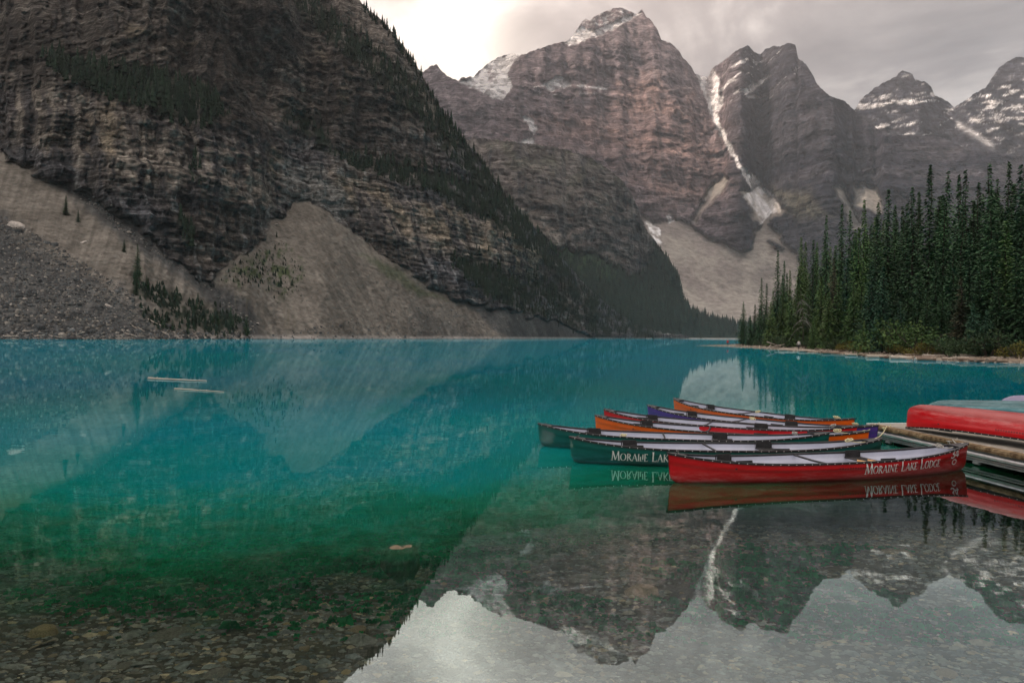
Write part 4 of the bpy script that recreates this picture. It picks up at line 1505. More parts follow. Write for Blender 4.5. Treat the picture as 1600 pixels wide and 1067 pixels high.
# ------------------------------------------------------------------ stones on the lakebed
ST = []
for i in range(10):
    v, t = rock_template(300 + i, 8, .45)
    m = mesh_np('stone', v, t, np.tile((A3(.30, .28, .22), A3(.42, .33, .21), A3(.24, .25, .22), A3(.58, .44, .22), A3(.27, .29, .24))[i % 5], (len(v), 1)))
    m.materials.append(M_pebble)
    ST.append(m)


def bedz(x, y):
    return -bed_depth(x, y)


def put_stone(px, py, wpx, k, dz=0.0, flat=1.0, rz=0.0, asp=.7):
    z = -.25
    for _ in range(6):
        p = onz(px, py, z)
        z = float(bedz(np.array([p.x]), np.array([p.y]))[0])
    s = wpx / F * p.y
    o = link('stone', ST[k % 10], None, bed)
    o.location = (p.x, p.y, z + dz)
    o.scale = (s, s * asp * 1.3, s * flat)
    o.rotation_euler = (0, 0, rz)
    return p, s


SPEC = [(70, 990, 46, 3, .02, .9, .3), (160, 990, 20, 3, 0, .8, 1), (108, 940, 38, 2, 0, .5, .2), (1005, 925, 70, 1, 0, .5, .2), (905, 905, 46, 0, 0, .5, 0), (270, 990, 70, 0, 0, .3, .4), (228, 1012, 26, 2, 0, .9, 1),
        (600, 966, 26, 1, 0, .6, .5), (515, 963, 30, 0, 0, .4, 0), (325, 938, 40, 0, 0, .35, 0), (560, 983, 34, 1, 0, .5, .2), (1480, 1052, 44, 1, 0, .4, 0), (642, 875, 22, 1, 0, .6, 0), (865, 930, 26, 0, 0, .5, 0),
        (290, 886, 18, 1, 0, .5, 0), (430, 800, 46, 2, .1, .6, .1), (335, 965, 22, 3, 0, .5, 0), (470, 1045, 26, 1, 0, .6, 0), (540, 1050, 20, 3, 0, .6, 2), (195, 1040, 34, 0, 0, .5, 1), (340, 1052, 48, 0, 0, .4, .5)]
for q in SPEC:
    put_stone(*q)
rr = random.Random(3)
cnt = len(SPEC)
while cnt < 296:
    py = 1075 - 235 * rr.random() ** 1.3
    px = rr.uniform(-20, 1620)
    if px > 700 and rr.random() < .45:
        continue
    wpx = rr.lognormvariate(math.log(12.5), .28) * (1 if py > 930 else .8)
    put_stone(px, py, wpx, rr.randrange(10), 0, rr.uniform(.5, 1.0), rr.uniform(-.5, .5) + rr.choice([0, 3.14]), rr.uniform(.5, 1))
    cnt += 1
# the rock that nearly breaks the surface
p = onz(627, 856, -.02)
th = np.linspace(0, 2 * np.pi, 33)[:-1]
ph = np.linspace(-.9, np.pi / 2, 13)
TH_, PH_ = np.meshgrid(th, ph, indexing='ij')
u = np.stack([np.cos(TH_) * np.cos(PH_), np.sin(TH_) * np.cos(PH_), np.sin(PH_)], -1)
q = 1 + .22 * fbm(u[..., 0] * 1.6, u[..., 1] * 1.6, u[..., 2] * 1.6, 4) + .10 * np.abs(fbm(u[..., 0] * 4, u[..., 1] * 4, u[..., 2] * 6, 3))
v = u * q[..., None] * A3(.19, .15, .26)
v[..., 2] = np.where(v[..., 2] > .10, .10 + (v[..., 2] - .10) * .22, v[..., 2])
idx = np.arange(v.shape[0] * v.shape[1]).reshape(v.shape[:2])
Q = np.stack([idx, np.roll(idx, -1, 0), np.roll(np.roll(idx, -1, 0), -1, 1), np.roll(idx, -1, 1)], -1)[:, :-1].reshape(-1, 4)
v = v.reshape(-1, 3)
o = link('boulder', mesh_np('boulder', v, Q, np.tile(A3(.17, .135, .09), (len(v), 1)), smooth=True), M_pebble)
o.location = (p.x, p.y, .012 - float(v[:, 2].max()))
tag(o, 'brown flat-topped rock nearly breaking the surface in the shallows', 'rock')
# small ones
n_ = 46000
yy_ = 3.2 + 8.3 * RNG.random(n_) ** 1.25
xx_ = RNG.uniform(-1, 1, n_) * (yy_ * .80 + .5)
cl_ = fbm(xx_ * .8, yy_ * 1.2, 6., 3)
keep = RNG.random(n_) < np.clip(.85 + cl_ * .9, .15, 1)
xx_, yy_ = xx_[keep], yy_[keep]
n_ = len(xx_)
ss = RNG.lognormal(math.log(.042), .45, n_) * (.8 + yy_ * .045)
zz = bedz(xx_, yy_)
pal = np.array([(.13, .135, .115), (.10, .11, .10), (.17, .155, .12), (.20, .16, .105), (.085, .095, .09), (.15, .15, .135), (.24, .20, .13)])
pc = pal[RNG.choice(7, n_, p=[.27, .22, .15, .07, .17, .1, .02])] * 2.8 * np.clip(RNG.normal(1, .30, (n_, 1)), .5, 1.8)
scatter('pebbles', RTP, np.stack([xx_, yy_, zz - ss * .05], 1), np.stack([ss * RNG.uniform(1, 1.7, n_), ss * RNG.uniform(.7, 1.1, n_), ss * RNG.uniform(.4, .9, n_)], 1),
        RNG.normal(0, .6, n_) + np.pi * RNG.integers(0, 2, n_), pc, M_pebble, parent=bed, tilt=RNG.normal(0, .18, n_))
# drowned weed, green flecks on the bed where it drops away
n_ = 15000
yy_ = RNG.normal(7.6, 1.0, n_)
xx_ = RNG.uniform(-6.5, 5.2, n_)
k_ = fbm(xx_ * .5, yy_ * .7, 16., 4)
yy_ = yy_ - .12 * xx_
ok = (k_ > -.1) & (yy_ > 5.6) & (yy_ < 11)
xx_, yy_ = xx_[ok], yy_[ok]
n_ = len(xx_)
tuft = (np.array([(-.5, 0, 0), (.5, 0, 0), (.35, .1, .35), (-.35, -.1, .3), (0, -.5, 0), (0, .5, 0), (.1, .3, .38), (-.1, -.3, .3)]), np.array([(0, 1, 2), (0, 2, 3), (4, 5, 6), (4, 6, 7)]))
ss = RNG.lognormal(math.log(.055), .4, n_)
scatter('water_weed', [tuft], np.stack([xx_, yy_, bedz(xx_, yy_) + .01], 1), np.stack([ss, ss, ss], 1), RNG.uniform(0, 6.3, n_), A3(.03, .42, .14) * np.clip(RNG.normal(1, .3, (n_, 1)), .3, 1.8),
        surf('weed', .7, 1.3, 3, .9, attr=True, spec=.1), label='green weed growing on the lakebed where it drops away')

# ------------------------------------------------------------------ canoes
CL, CB = 5.5, .43          # length, half beam


def paint(name, c1, worn, amt=.5):
    """hull plastic: saturated colour with long pale scuffs low on the side"""
    m, n, out = newmat(name)
    tcn = n.n.new('ShaderNodeTexCoord')
    O = tcn.outputs['Object']
    sp = n.node('ShaderNodeSeparateXYZ', None, _0=O)
    st = n.node('ShaderNodeMapping', None, Vector=O, Scale=(1.2, 4, 9))
    a = n.noise(st.outputs[0], 1.6, 8, .7)
    b_ = n.noise(n.node('ShaderNodeMapping', None, Vector=O, Scale=(3, 20, 45)).outputs[0], 2.0, 6, .7)
    low = n.math('SUBTRACT', 1.0, n.rng(sp.outputs[2], .04, .22, 0, 1, 'SMOOTHSTEP'))
    k = n.math('MULTIPLY', n.rng(n.math('ADD', a.outputs[0], n.math('MULTIPLY', n.math('SUBTRACT', b_.outputs[0], .5), .6)), .46, .66), n.math('ADD', n.math('MULTIPLY', low, .85), .06))
    k = n.math('MULTIPLY', k, amt)
    base_ = n.mix(n.rng(a.outputs[0], .3, .7), tuple(q * .82 for q in c1), c1)
    # dried waterline stain just above the water
    stain = n.rng(sp.outputs[2], .055, .0, 0, .45)
    col = n.mix(k, base_, worn)
    col = n.mix(stain, col, (.03, .035, .03))
    pr = n.node('ShaderNodeBsdfPrincipled', None, Base_Color=col, Roughness=n.rng(k, 0, .5, .28, .55))
    pr.inputs['Specular IOR Level'].default_value = .5
    bp = n.node('ShaderNodeBump', None, Strength=.25, Distance=.004, Height=a.outputs[0])
    n.l.new(bp.outputs[0], pr.inputs['Normal'])
    n.l.new(pr.outputs[0], out.inputs[0])
    return m


PAINT = dict(red=paint('red_hull', (.62, .004, .010), (.62, .22, .22), .75), green=paint('green_hull', (.003, .115, .100), (.06, .26, .32), .55),
             orange=paint('orange_hull', (.90, .135, .006), (.90, .36, .16), .25), purple=paint('purple_hull', (.085, .040, .30), (.25, .22, .42), .3),
             teal=paint('teal_hull', (.025, .19, .23), (.26, .46, .52), .75), lilac=paint('lilac_hull', (.42, .36, .62), (.60, .58, .72), .5))
M_liner = surf('canoe_liner', (.47, .50, .60), (.56, .59, .69), 2.5, .45, .15, 30, spec=.4)
M_gun = surf('black_gunwale', (.012, .013, .016), (.035, .036, .04), 8, .42, .2, 40, spec=.5)
M_seat = surf('black_seat', (.012, .013, .014), (.03, .03, .032), 12, .5, .4, 60)
M_rivet = surf('rivet_steel', (.75, .75, .75), (.85, .85, .85), 8, .35, metal=.6)
M_ash = surf('ash_wood', (.62, .34, .13), (.78, .46, .20), 5, .45, .2, 20, stretch=(1, 10, 10))
M_rope = surf('yellow_rope', (.60, .55, .30), (.78, .73, .48), 40, .8, .8, 150)
M_ropeg = surf('grey_rope', (.36, .36, .33), (.55, .54, .50), 40, .8, .8, 150)
M_letter = surf('white_lettering', (.78, .78, .78), (.88, .88, .86), 30, .5)
M_mark = surf('dark_print', (.02, .01, .01), (.05, .02, .02), 30, .6)


def zg(s):
    return .285 + .165 * np.abs(s) ** 3.2


def zk(s):
    return -.09 + .03 * np.abs(s) ** 4


def half(s):
    return CB * (1 - np.abs(s) ** 2.3) ** .82 + .012


def hull_pt(s, w, side, off=0.0, liner=False):
    """s along the hull (-1 bow .. 1 stern), w 0 keel .. 1 gunwale"""
    phi = w * math.pi / 2
    e = .42 + .55 * abs(s) ** 3
    yy = half(s) * (math.sin(phi) ** e) * (1.0 + .035 * math.sin(w * 3.1)) - off * (1 if w > .02 else 0)
    z = zk(s) + (zg(s) - zk(s)) * (1 - math.cos(phi)) ** .92
    if w > .80:
        yy += .006
    ind = .055 * (1 - w) + .42 * max(0, 1 - w / .55) ** 2.2
    x = s * CL / 2 - math.copysign(ind * abs(s) ** 14, s)
    return Vector((x, side * max(yy, 0), z))


S_ = [-1, -.995, -.985, -.97, -.95, -.92, -.88, -.82, -.75, -.66, -.56, -.45, -.33, -.2, -.07]
S_ = S_ + [-q for q in reversed(S_)]
W_ = [0, .06, .14, .24, .34, .44, .54, .63, .72, .79, .805, .87, .94, 1.0]


def hull_mesh():
    mb = MB()
    P = []
    for s in S_:
        row = [hull_pt(s, w, -1) for w in reversed(W_)] + [hull_pt(s, w, 1) for w in W_[1:]]
        P.append(row)
    mb.grid(P)
    return mb.mesh('hull', (), True)


def liner_mesh():
    mb = MB()
    P = []
    for s in [q * .985 for q in S_]:
        row = []
        for w in reversed(W_):
            p = hull_pt(s, w, -1, .018)
            row.append(p)
        for w in W_[1:]:
            row.append(hull_pt(s, w, 1, .018))
        for p in row:
            p.z = max(p.z, .014 + .0005 * abs(p.y))
        P.append(row)
    mb.grid(P)
    return mb.mesh('liner', (M_liner,), True)


def gunwale_mesh(side):
    mb = MB()
    P = []
    for s in S_:
        p = hull_pt(s, 1, side)
        o_, i_ = .014, .020
        zt, zb = p.z + .012, p.z - .020
        ri = max(abs(p.y) - i_, .002)
        ro = abs(p.y) + o_
        x = p.x + math.copysign(.012 * abs(s) ** 30, s)
        P.append([(x, side * ri, zb), (x, side * ri, zt - .003), (x, side * (ri + .004), zt), (x, side * (ro - .004), zt), (x, side * ro, zt - .003), (x, side * ro, zb)])
    mb.grid(P, closed_v=True)
    mb.face(P[0])
    mb.face(list(reversed(P[-1])))
    return mb.mesh('gunwale', (M_gun,))


def deck_mesh(e):
    mb = MB()
    ss = [.90, .93, .96, .98, .992] if e > 0 else [-.90, -.93, -.96, -.98, -.992]
    T, B = [], []
    for s in ss:
        p = hull_pt(s, 1, 1)
        h = max(p.y - .019, .003)
        T.append([(p.x, q * h, p.z + .006 + .012 * (1 - q * q)) for q in (-1, -.5, 0, .5, 1)])
        B.append([(p.x, q * h, p.z - .03) for q in (-1, -.5, 0, .5, 1)])
    mb.grid(T)
    mb.face(T[0] + list(reversed(B[0])))
    return mb.mesh('deck_plate', (M_gun,))


def seat_mesh(w_):
    """moulded black bench with slots, hung between the gunwales"""
    mb = MB()
    hw = w_
    for x0 in (-.135, .135):
        mb.box((x0, 0, 0), (.035, 2 * hw, .022), bev=.006)
    for y0 in (-hw + .10, hw - .10):
        mb.box((0, y0, 0), (.235, .03, .02), bev=.006)
    k = 7
    for i in range(k):
        mb.box((-.1 + .2 * i / (k - 1), 0, -.004), (.026, 2 * hw - .2, .01))
    for i in range(9):
        y0 = -(hw - .13) + 2 * (hw - .13) * i / 8
        mb.box((0, y0, .006), (.23, .028, .006))
    for x0 in (-.135, .135):
        for y0 in (-hw + .015, hw - .015):
            mb.box((x0, y0, .045), (.018, .018, .09))
    # back flange seen from the side
    mb.box((0, hw - .012, .055), (.27, .012, .13))
    mb.box((0, -hw + .012, .055), (.27, .012, .13))
    return mb.mesh('seat', (M_seat,))


HULL = hull_mesh()
LINER = liner_mesh()
GUN = [gunwale_mesh(-1), gunwale_mesh(1)]
DECK = [deck_mesh(-1), deck_mesh(1)]
yS = lambda s: abs(hull_pt(s, .96, 1).y) - .02
SEATP = [(-.60, seat_mesh(yS(-.60))), (.30, seat_mesh(yS(.30)))]
mb = MB()
for i in range(42):
    s = -.97 + 1.94 * i / 41
    for side in (-1, 1):
        p = hull_pt(s, 1, side)
        mb.box((p.x, side * (abs(p.y) + .016), p.z - .006), (.013, .008, .013), bev=.003)
RIVET = mb.mesh('rivets', (M_rivet,))
mb = MB()
s = -.10
hw = yS(s) + .01
mb.tube([(s * CL / 2, -hw, zg(s) - .015), (s * CL / 2 + .02, 0, zg(s) - .03), (s * CL / 2, hw, zg(s) - .015)], .017, 8)
YOKE = mb.mesh('thwart', (M_gun,), True)
HM = {}


def canoe(name, colour, loc, rz, label, group=None, flip=False, tilt=(0, 0)):
    e = empty(name, loc, rz, label=label, cat='canoe', group=group)
    if flip:
        e.rotation_euler = (math.pi + tilt[0], tilt[1], rz)
    if colour not in HM:
        HM[colour] = HULL.copy()
        HM[colour].materials.append(PAINT[colour])
    link('hull', HM[colour], None, e)
    link('liner', LINER, None, e)
    for m in GUN:
        g = link('gunwale', m, None, e)
    r = link('rivets', RIVET, None, e)
    r['kind'] = 'stuff'
    for m in DECK:
        link('deck_plate', m, None, e)
    for s, m in SEATP:
        o = link('seat', m, None, e)
        o.location = (s * CL / 2, 0, zg(s) - .085)
    link('thwart', YOKE, None, e)
    return e


# ---- lettering: strokes of a Roman capital, thick and thin
def arc(cx, cy, rx, ry, a0, a1, w0, w1, n=12):
    pts = []
    for i in range(n + 1):
        a = math.radians(a0 + (a1 - a0) * i / n)
        k = abs(math.cos(a))
        pts.append((cx + rx * math.cos(a), cy + ry * math.sin(a), w0 + (w1 - w0) * k))
    return pts


TH, TN = .135, .055
L_ = lambda x0, y0, x1, y1, w_: [(x0, y0, w_), ((x0 + x1) / 2, (y0 + y1) / 2, w_), (x1, y1, w_)]
SF = lambda x, y, r=.14: [(x - r, y, .045), (x + r, y, .045)]
GLY = {
    'M': (1.12, [L_(.14, 0, .22, 1, TN + .02), L_(.22, .97, .56, .05, TH), L_(.56, .05, .88, .97, TN + .01), L_(.88, 1, .98, 0, TH), SF(.14, .02), SF(.98, .02), SF(.18, .98, .08)]),
    'O': (1.0, [arc(.48, .5, .40, .47, 0, 360, TN, TH, 24)]),
    'R': (.82, [L_(.18, 0, .18, 1, TH), arc(.20, .74, .36, .235, 90, -90, TN, TH), L_(.34, .50, .80, .0, TH), SF(.18, .02), [(.06, .98, .045), (.22, .98, .045)]]),
    'A': (.90, [L_(.10, 0, .44, 1, TN + .015), L_(.42, 1, .80, 0, TH), L_(.22, .36, .66, .36, .05), SF(.10, .02, .10), SF(.80, .02, .12)]),
    'I': (.38, [L_(.19, 0, .19, 1, TH), SF(.19, .02, .13), SF(.19, .98, .13)]),
    'N': (1.0, [L_(.16, 0, .16, 1, TN + .01), L_(.14, .98, .82, .04, TH), L_(.82, 0, .82, 1, TN + .01), SF(.16, .02, .12), SF(.82, .98, .12)]),
    'E': (.70, [L_(.18, 0, .18, 1, TH), L_(.10, .975, .58, .975, .055), L_(.18, .51, .50, .51, .05), L_(.10, .03, .62, .03, .06), [(.58, .98, .04), (.58, .84, .04)], [(.62, .03, .04), (.63, .18, .04)]]),
    'L': (.70, [L_(.18, 0, .18, 1, TH), L_(.08, .03, .62, .03, .06), SF(.18, .98, .12), [(.61, .03, .04), (.64, .2, .04)]]),
    'K': (.86, [L_(.18, 0, .18, 1, TH), L_(.22, .46, .70, 1, TN + .01), L_(.32, .55, .82, 0, TH), SF(.18, .02), SF(.18, .98), SF(.70, .98, .09)]),
    'D': (.98, [L_(.18, 0, .18, 1, TH), arc(.30, .5, .56, .47, 90, -90, TN, TH, 16), L_(.06, .97, .32, .97, .055), L_(.06, .03, .32, .03, .055)]),
    'G': (.96, [arc(.52, .5, .42, .47, 50, 320, TN, TH, 20), L_(.82, .06, .82, .42, TH), SF(.82, .42, .12), [(.79, .86, .04), (.79, .70, .04)]]),
    '3': (.66, [arc(.30, .74, .24, .22, 150, -90, .15, .17, 12), arc(.30, .27, .28, .25, 90, -150, .15, .17, 12)]),
    '4': (.68, [L_(.46, 0, .46, 1, .18), L_(.46, 1, .05, .30, .13), L_(.03, .27, .64, .27, .14)]),
    'o': (.8, [arc(.38, .5, .30, .36, 0, 360, .14, .15, 20)]),
    '|': (.30, [L_(.14, .0, .14, .62, TH)]), ';': (.34, [L_(.20, .25, .20, .95, TH), L_(.06, .12, .12, .04, .1)]),
    'i': (.30, [L_(.14, .0, .14, 1, TH)]), ' ': (.42, []),
}


def hull_side(s, z, side, off):
    ws = np.linspace(0, 1, 60)
    zz = np.array([hull_pt(s, w, side).z for w in ws])
    w = float(np.interp(z, zz, ws))
    p = hull_pt(s, w, side)
    q = hull_pt(s, max(w - .03, 0), side)
    q2 = hull_pt(s, min(w + .03, 1), side)
    n = Vector((0, side * abs(q2.z - q.z), -(q2.y - q.y) * side * 1.0))
    if n.length < 1e-6:
        n = Vector((0, side, 0))
    n.normalize()
    if n.y * side < 0:
        n = -n
    return p + n * off


def lettering(name, text, x0, z0, cap, small, parent, side=-1, mat=None, slope=0.0, track=1.0, narrow=.78, flip=False, skip_first_big=False):
    """text on the hull side; first letter of each word tall, the rest small capitals"""
    mb = MB()
    x = x0
    first = True
    k = 0
    rr = random.Random(len(text))
    for ch in text:
        adv, strokes = GLY[ch]
        h = cap if first or not small else small
        if ch == ' ':
            x += adv * cap * narrow
            first = True
            continue
        for st in strokes:
            k += 1
            off = .0040 + .00012 * k
            # sample the stroke finely enough to follow the hull
            pts = []
            for i in range(len(st) - 1):
                a, b = st[i], st[i + 1]
                for t in ((0, .5) if len(st) < 6 else (0,)):
                    pts.append([a[j] + (b[j] - a[j]) * t for j in range(3)])
            pts.append(st[-1])
            row = []
            for i, p in enumerate(pts):
                a, b = pts[max(i - 1, 0)], pts[min(i + 1, len(pts) - 1)]
                dx, dy = (b[0] - a[0]) * narrow, b[1] - a[1]
                if len(st) > 18 and (i == 0 or i == len(pts) - 1) and abs(st[0][0] - st[-1][0]) < 1e-6:
                    a, b = pts[-2], pts[1]
                    dx, dy = (b[0] - a[0]) * narrow, b[1] - a[1]
                l = math.hypot(dx, dy) or 1
                nx, ny = -dy / l * p[2] / 2, dx / l * p[2] / 2
                pr = []
                for sg_ in (-1, 1):
                    X = x + (p[0] * narrow + nx * sg_) * h
                    Z = z0 + (p[1] + ny * sg_) * h + slope * (X - x0)
                    if flip:
                        pass
                    pr.append(hull_side(X / (CL / 2), Z, side, off))
                row.append(pr)
            mb.grid(row)
        x += adv * h * narrow * track
        first = False
    return mb.build(name, mat or M_letter, parent)


def small_print(parent, x0, z0, side=-1, n=16):
    """the tiny maker's line, too small to read in the photograph"""
    mb = MB()
    rr = random.Random(2)
    x = x0
    for i in range(n):
        h = rr.uniform(.022, .034)
        for q in range(2):
            a = hull_side(x / (CL / 2), z0, side, .004)
            b = hull_side((x + .008) / (CL / 2), z0, side, .004)
            c_ = hull_side((x + .008) / (CL / 2), z0 + h, side, .004)
            d = hull_side(x / (CL / 2), z0 + h, side, .004)
            mb.face([a, b, c_, d])
            x += .016
        x += .014
    return mb.build('small_print', M_mark, parent)


def rope_coil(name, parent_loc, seed, r=.10, label=None, mat=None, n=5, group=None):
    rr = random.Random(seed)
    mb = MB()
    pts = []
    for i in range(n * 14):
        a = i / 14 * 2 * math.pi
        q = r * (1 + .25 * math.sin(a * .37 + seed)) * (.65 + .35 * math.sin(a * .21))
        pts.append((q * math.cos(a), q * math.sin(a) * .8, .012 + .05 * abs(math.sin(a * .61 + seed)) * rr.uniform(.6, 1.3)))
    mb.tube(pts, .0085, 5)
    o = mb.build(name, mat or M_rope, None, True)
    o.location = parent_loc
    return tag(o, label, 'rope', group)


def rope_line(name, pts, label, mat=None, r=.009, sag=.0, group=None, knot=None):
    mb = MB()
    pts = [Vector(p) for p in pts]
    out = []
    for a, b in zip(pts[:-1], pts[1:]):
        for i in range(8):
            t = i / 8
            p = a.lerp(b, t)
            p.z -= sag * 4 * t * (1 - t)
            out.append(p)
    out.append(pts[-1])
    mb.tube(out, r, 6)
    if knot is not None:
        rr = random.Random(9)
        kp = Vector(knot)
        q = []
        for i in range(40):
            a = i * .8
            q.append(kp + Vector((.05 * math.cos(a), .05 * math.sin(a * 1.3), .045 * math.sin(a * .9))))
        mb.tube(q, r, 5)
    return tag(mb.build(name, mat or M_rope, None, True), label, 'rope', group)


SPECC = [('red', (1044, 707), (1506, 690), 'long red canoe nearest the camera with white lettering and number 34'),
         ('green', (890, 682), (1382, 683), 'dark green canoe with worn white lettering, right behind the nearest red one'),
         ('green', (841, 661), (1313, 674), 'dark green canoe without lettering, reaching farthest left into the lake'),
         ('orange', (930, 647), (1374, 671), 'orange canoe just behind the two green ones'),
         ('red', (944, 639), (1333, 664), 'narrowly visible red canoe between the orange and the purple one'),
         ('purple', (1012, 632), (1358, 661), 'purple canoe afloat among the moored ones'),
         ('orange', (1053, 622), (1331, 652), 'orange canoe moored farthest from the camera')]
CAN = []
for i, (c_, b_, s_, lab) in enumerate(SPECC):
    A = onz(*b_, .455)
    B = onz(*s_, .475)
    d = (B - A)
    d.z = 0
    d.normalize()
    mid = A + d * (CL / 2)
    e = canoe('canoe', c_, (mid.x, mid.y, [0, .005, 0, -.01, .01, 0, .008][i]), math.atan2(d.y, d.x), lab, 'canoes moored at the dock')
    CAN.append(e)
bpy.context.view_layer.update()
e = CAN[0]
lettering('lettering', 'MORAINE LAKE LODGE', .36, .090, .172, .124, e, slope=.030, narrow=.81)
lettering('number', '34', 2.19, .245, .135, None, e, slope=.05, narrow=1.3)
lettering('emblem', 'o', 2.24, .120, .110, None, e, slope=.05, narrow=1.7)
small_print(e, -.10, .185, n=15)
for dx in (0, .20):
    mb = MB()
    mb.tube([(.60 + dx, .02, .215), (.72 + dx, -.08, .20), (.82 + dx, -.14, .185)], [.022, .02, .016], 7)
    mb.build('wooden_grip', M_ash, e, True)
e = CAN[1]
lettering('lettering', 'MORAi|;E LAKE LODGE', -2.06, .085, .165, .130, e, slope=0, narrow=.82)
small_print(CAN[6], 2.0, .22, n=12)
# parts particular to one canoe: pale thwart of the far ones is the same black tube; bow loops of cord
for i, e in enumerate(CAN):
    mb = MB()
    p = hull_pt(-.955, 1, 1)
    mb.tube([(p.x, -p.y * .6, p.z + .02), (p.x + .05, 0, p.z + .05), (p.x, p.y * .6, p.z + .02)], .007, 5)
    mb.build('bow_loop', M_gun, e, True)

# ---- the dock
M_plank = surf('dock_board', (.25, .235, .205), (.40, .375, .33), 2.2, .9, .6, 14, stretch=(6, 1, 1), objrand=.12, spec=.2)
M_edge = surf('dock_edge_timber', (.085, .055, .03), (.31, .235, .14), 3.5, .9, .8, 16, stretch=(3, 1, 3), spec=.2)
M_alu = surf('aluminium', (.62, .64, .66), (.78, .80, .82), 6, .38, .1, 20, metal=.75, spec=.5)
M_grey = surf('galvanised_rail', (.20, .24, .25), (.33, .36, .36), 5, .55, .2, 20, metal=.35)
M_float = surf('float_plastic', (.02, .022, .022), (.05, .05, .045), 4, .7)
dA, dB = Vector((7.80, 14.86, 0)), Vector((8.23, 10.95, 0))
dv = (dB - dA).normalized()               # along the mooring edge, towards the camera
dn = Vector((-dv.y, dv.x, 0))             # inland side
if dn.x < 0:
    dn = -dn
DZ = .35
dock = empty('dock', (0, 0, 0), label='weathered floating dock with grey boards and a metal rail along its edge', cat='dock')
LEN = 10.5
ang = math.atan2(dv.y, dv.x)
Rz_ = Matrix.Rotation(ang, 3, 'Z')


def dbox(name, along, inland, z, size, mat, bev=.006):
    """box given along the edge / inland / height; size = (along, inland, height)"""
    mb = MB()
    c_ = dA + dv * along + dn * inland
    mb.box((0, 0, 0), size, bev=bev)
    o = mb.build(name, mat, dock)
    o.location = (c_.x, c_.y, z)
    o.rotation_euler = (0, 0, ang)
    return o


rr = random.Random(12)
pm = []
for k in range(4):
    mb = MB()
    mb.box((0, 0, 0), (.138, 3.1, .036), bev=.006)
    pm.append(mb.mesh('plank', (M_plank,)))
npl = int(LEN / .145)
for i in range(npl):
    o = link('plank', pm[i % 4], None, dock)
    c_ = dA + dv * (.10 + i * .145) + dn * 1.72
    o.location = (c_.x + rr.uniform(-.006, .006), c_.y, DZ - .018 + rr.uniform(-.003, .003))
    o.rotation_euler = (rr.gauss(0, .002), 0, ang + rr.gauss(0, .002))
# second float behind, under the stored canoes
for i in range(34):
    o = link('plank', pm[i % 4], None, dock)
    c_ = Vector((10.0 + .0 + i * .145, 14.75, 0))
    o.location = (c_.x + .9, c_.y, DZ - .02 + rr.uniform(-.003, .003))
    o.rotation_euler = (0, 0, 0)


def rough_timber(name, L, hh, dd_, seed):
    """edge timber with a chewed front face"""
    mb = MB()
    n = 90
    P = []
    for i in range(n + 1):
        x = L * i / n - L / 2
        a = float(fbm(np.array([x * 3.]), np.array([seed]), 0, 4)[0]) * .012
        b = float(fbm(np.array([x * 5.]), np.array([seed + 5.]), 0, 4)[0]) * .014
        P.append([(x, -dd_ / 2 + b, -hh / 2 + a), (x, -dd_ / 2 + b * .5 - .004, 0), (x, -dd_ / 2 + max(b, 0) + .01, hh / 2 - .004 + min(a, 0) * .6), (x, dd_ / 2, hh / 2), (x, dd_ / 2, -hh / 2)])
    mb.grid(P, closed_v=True)
    mb.face(P[0])
    mb.face(list(reversed(P[-1])))
    return mb.build(name, M_edge, dock)


flipa = ang + math.pi if (Matrix.Rotation(ang, 3, 'Z') @ Vector((0, -1, 0))).dot(dn) > 0 else ang
o = rough_timber('edge_timber', LEN, .085, .15, 1.)
c_ = dA + dv * (LEN / 2) + dn * .075
o.location = (c_.x, c_.y, DZ - .032)
o.rotation_euler = (0, 0, flipa)
dbox('upper_rail', LEN / 2, .085, DZ - .10, (LEN, .06, .045), M_grey)
mb = MB()
a_, b_ = dA + dn * .035, dA + dv * LEN + dn * .035
mb.tube([Vector((a_.x, a_.y, DZ - .155)).lerp(Vector((b_.x, b_.y, DZ - .155)), t) for t in (0, .25, .5, .75, 1)], .040, 14)
mb.build('tube_rail', M_alu, dock, True)
dbox('gap_shadow_strip', LEN / 2, .12, DZ - .20, (LEN, .04, .05), M_float)  # black strip added in the gap, its colour stands in for shade
dbox('lower_rail', LEN / 2, .06, DZ - .222, (LEN, .035, .022), M_alu)
dbox('skirt_board', LEN / 2, .08, DZ - .262, (LEN, .045, .045), M_grey)
for k in range(6):
    dbox('float', .9 + k * 1.75, 1.7, .03, (1.3, 2.6, .16), M_float, .04)
for k in range(9):
    dbox('bracket', .55 + k * 1.18, .06, DZ - .305, (.14, .05, .05), M_grey, .01)
# far end: pale capping strip
dbox('end_capping', -.012, 1.6, DZ + .004, (.055, 3.3, .035), surf('pale_capping', (.55, .56, .54), (.68, .68, .66), 5, .6, .2))
dbox('end_timber', -.02, 1.6, DZ - .06, (.05, 3.3, .08), M_edge)
mb = MB()
mb.box((12.45, 15.45, DZ - .12), (5.4, .05, .14))
mb.build('end_timber', M_edge, dock)

# ---- stored canoes upside down on the dock
def stored(colour, A, B, keelz, label, roll=0.0):
    A, B = Vector(A), Vector(B)
    d = (B - A)
    d.z = 0
    d.normalize()
    mid = A + d * CL / 2
    # half a turn about the long axis; keel side up
    e = canoe('canoe', colour, (mid.x, mid.y, keelz - .09), 0, label, 'canoes stored upside down on the dock')
    e.rotation_euler = Matrix.Rotation(math.atan2(d.y, d.x), 3, 'Z').to_4x4().to_3x3().__matmul__(Matrix.Rotation(math.pi + roll, 3, 'X')).to_euler()
    return e


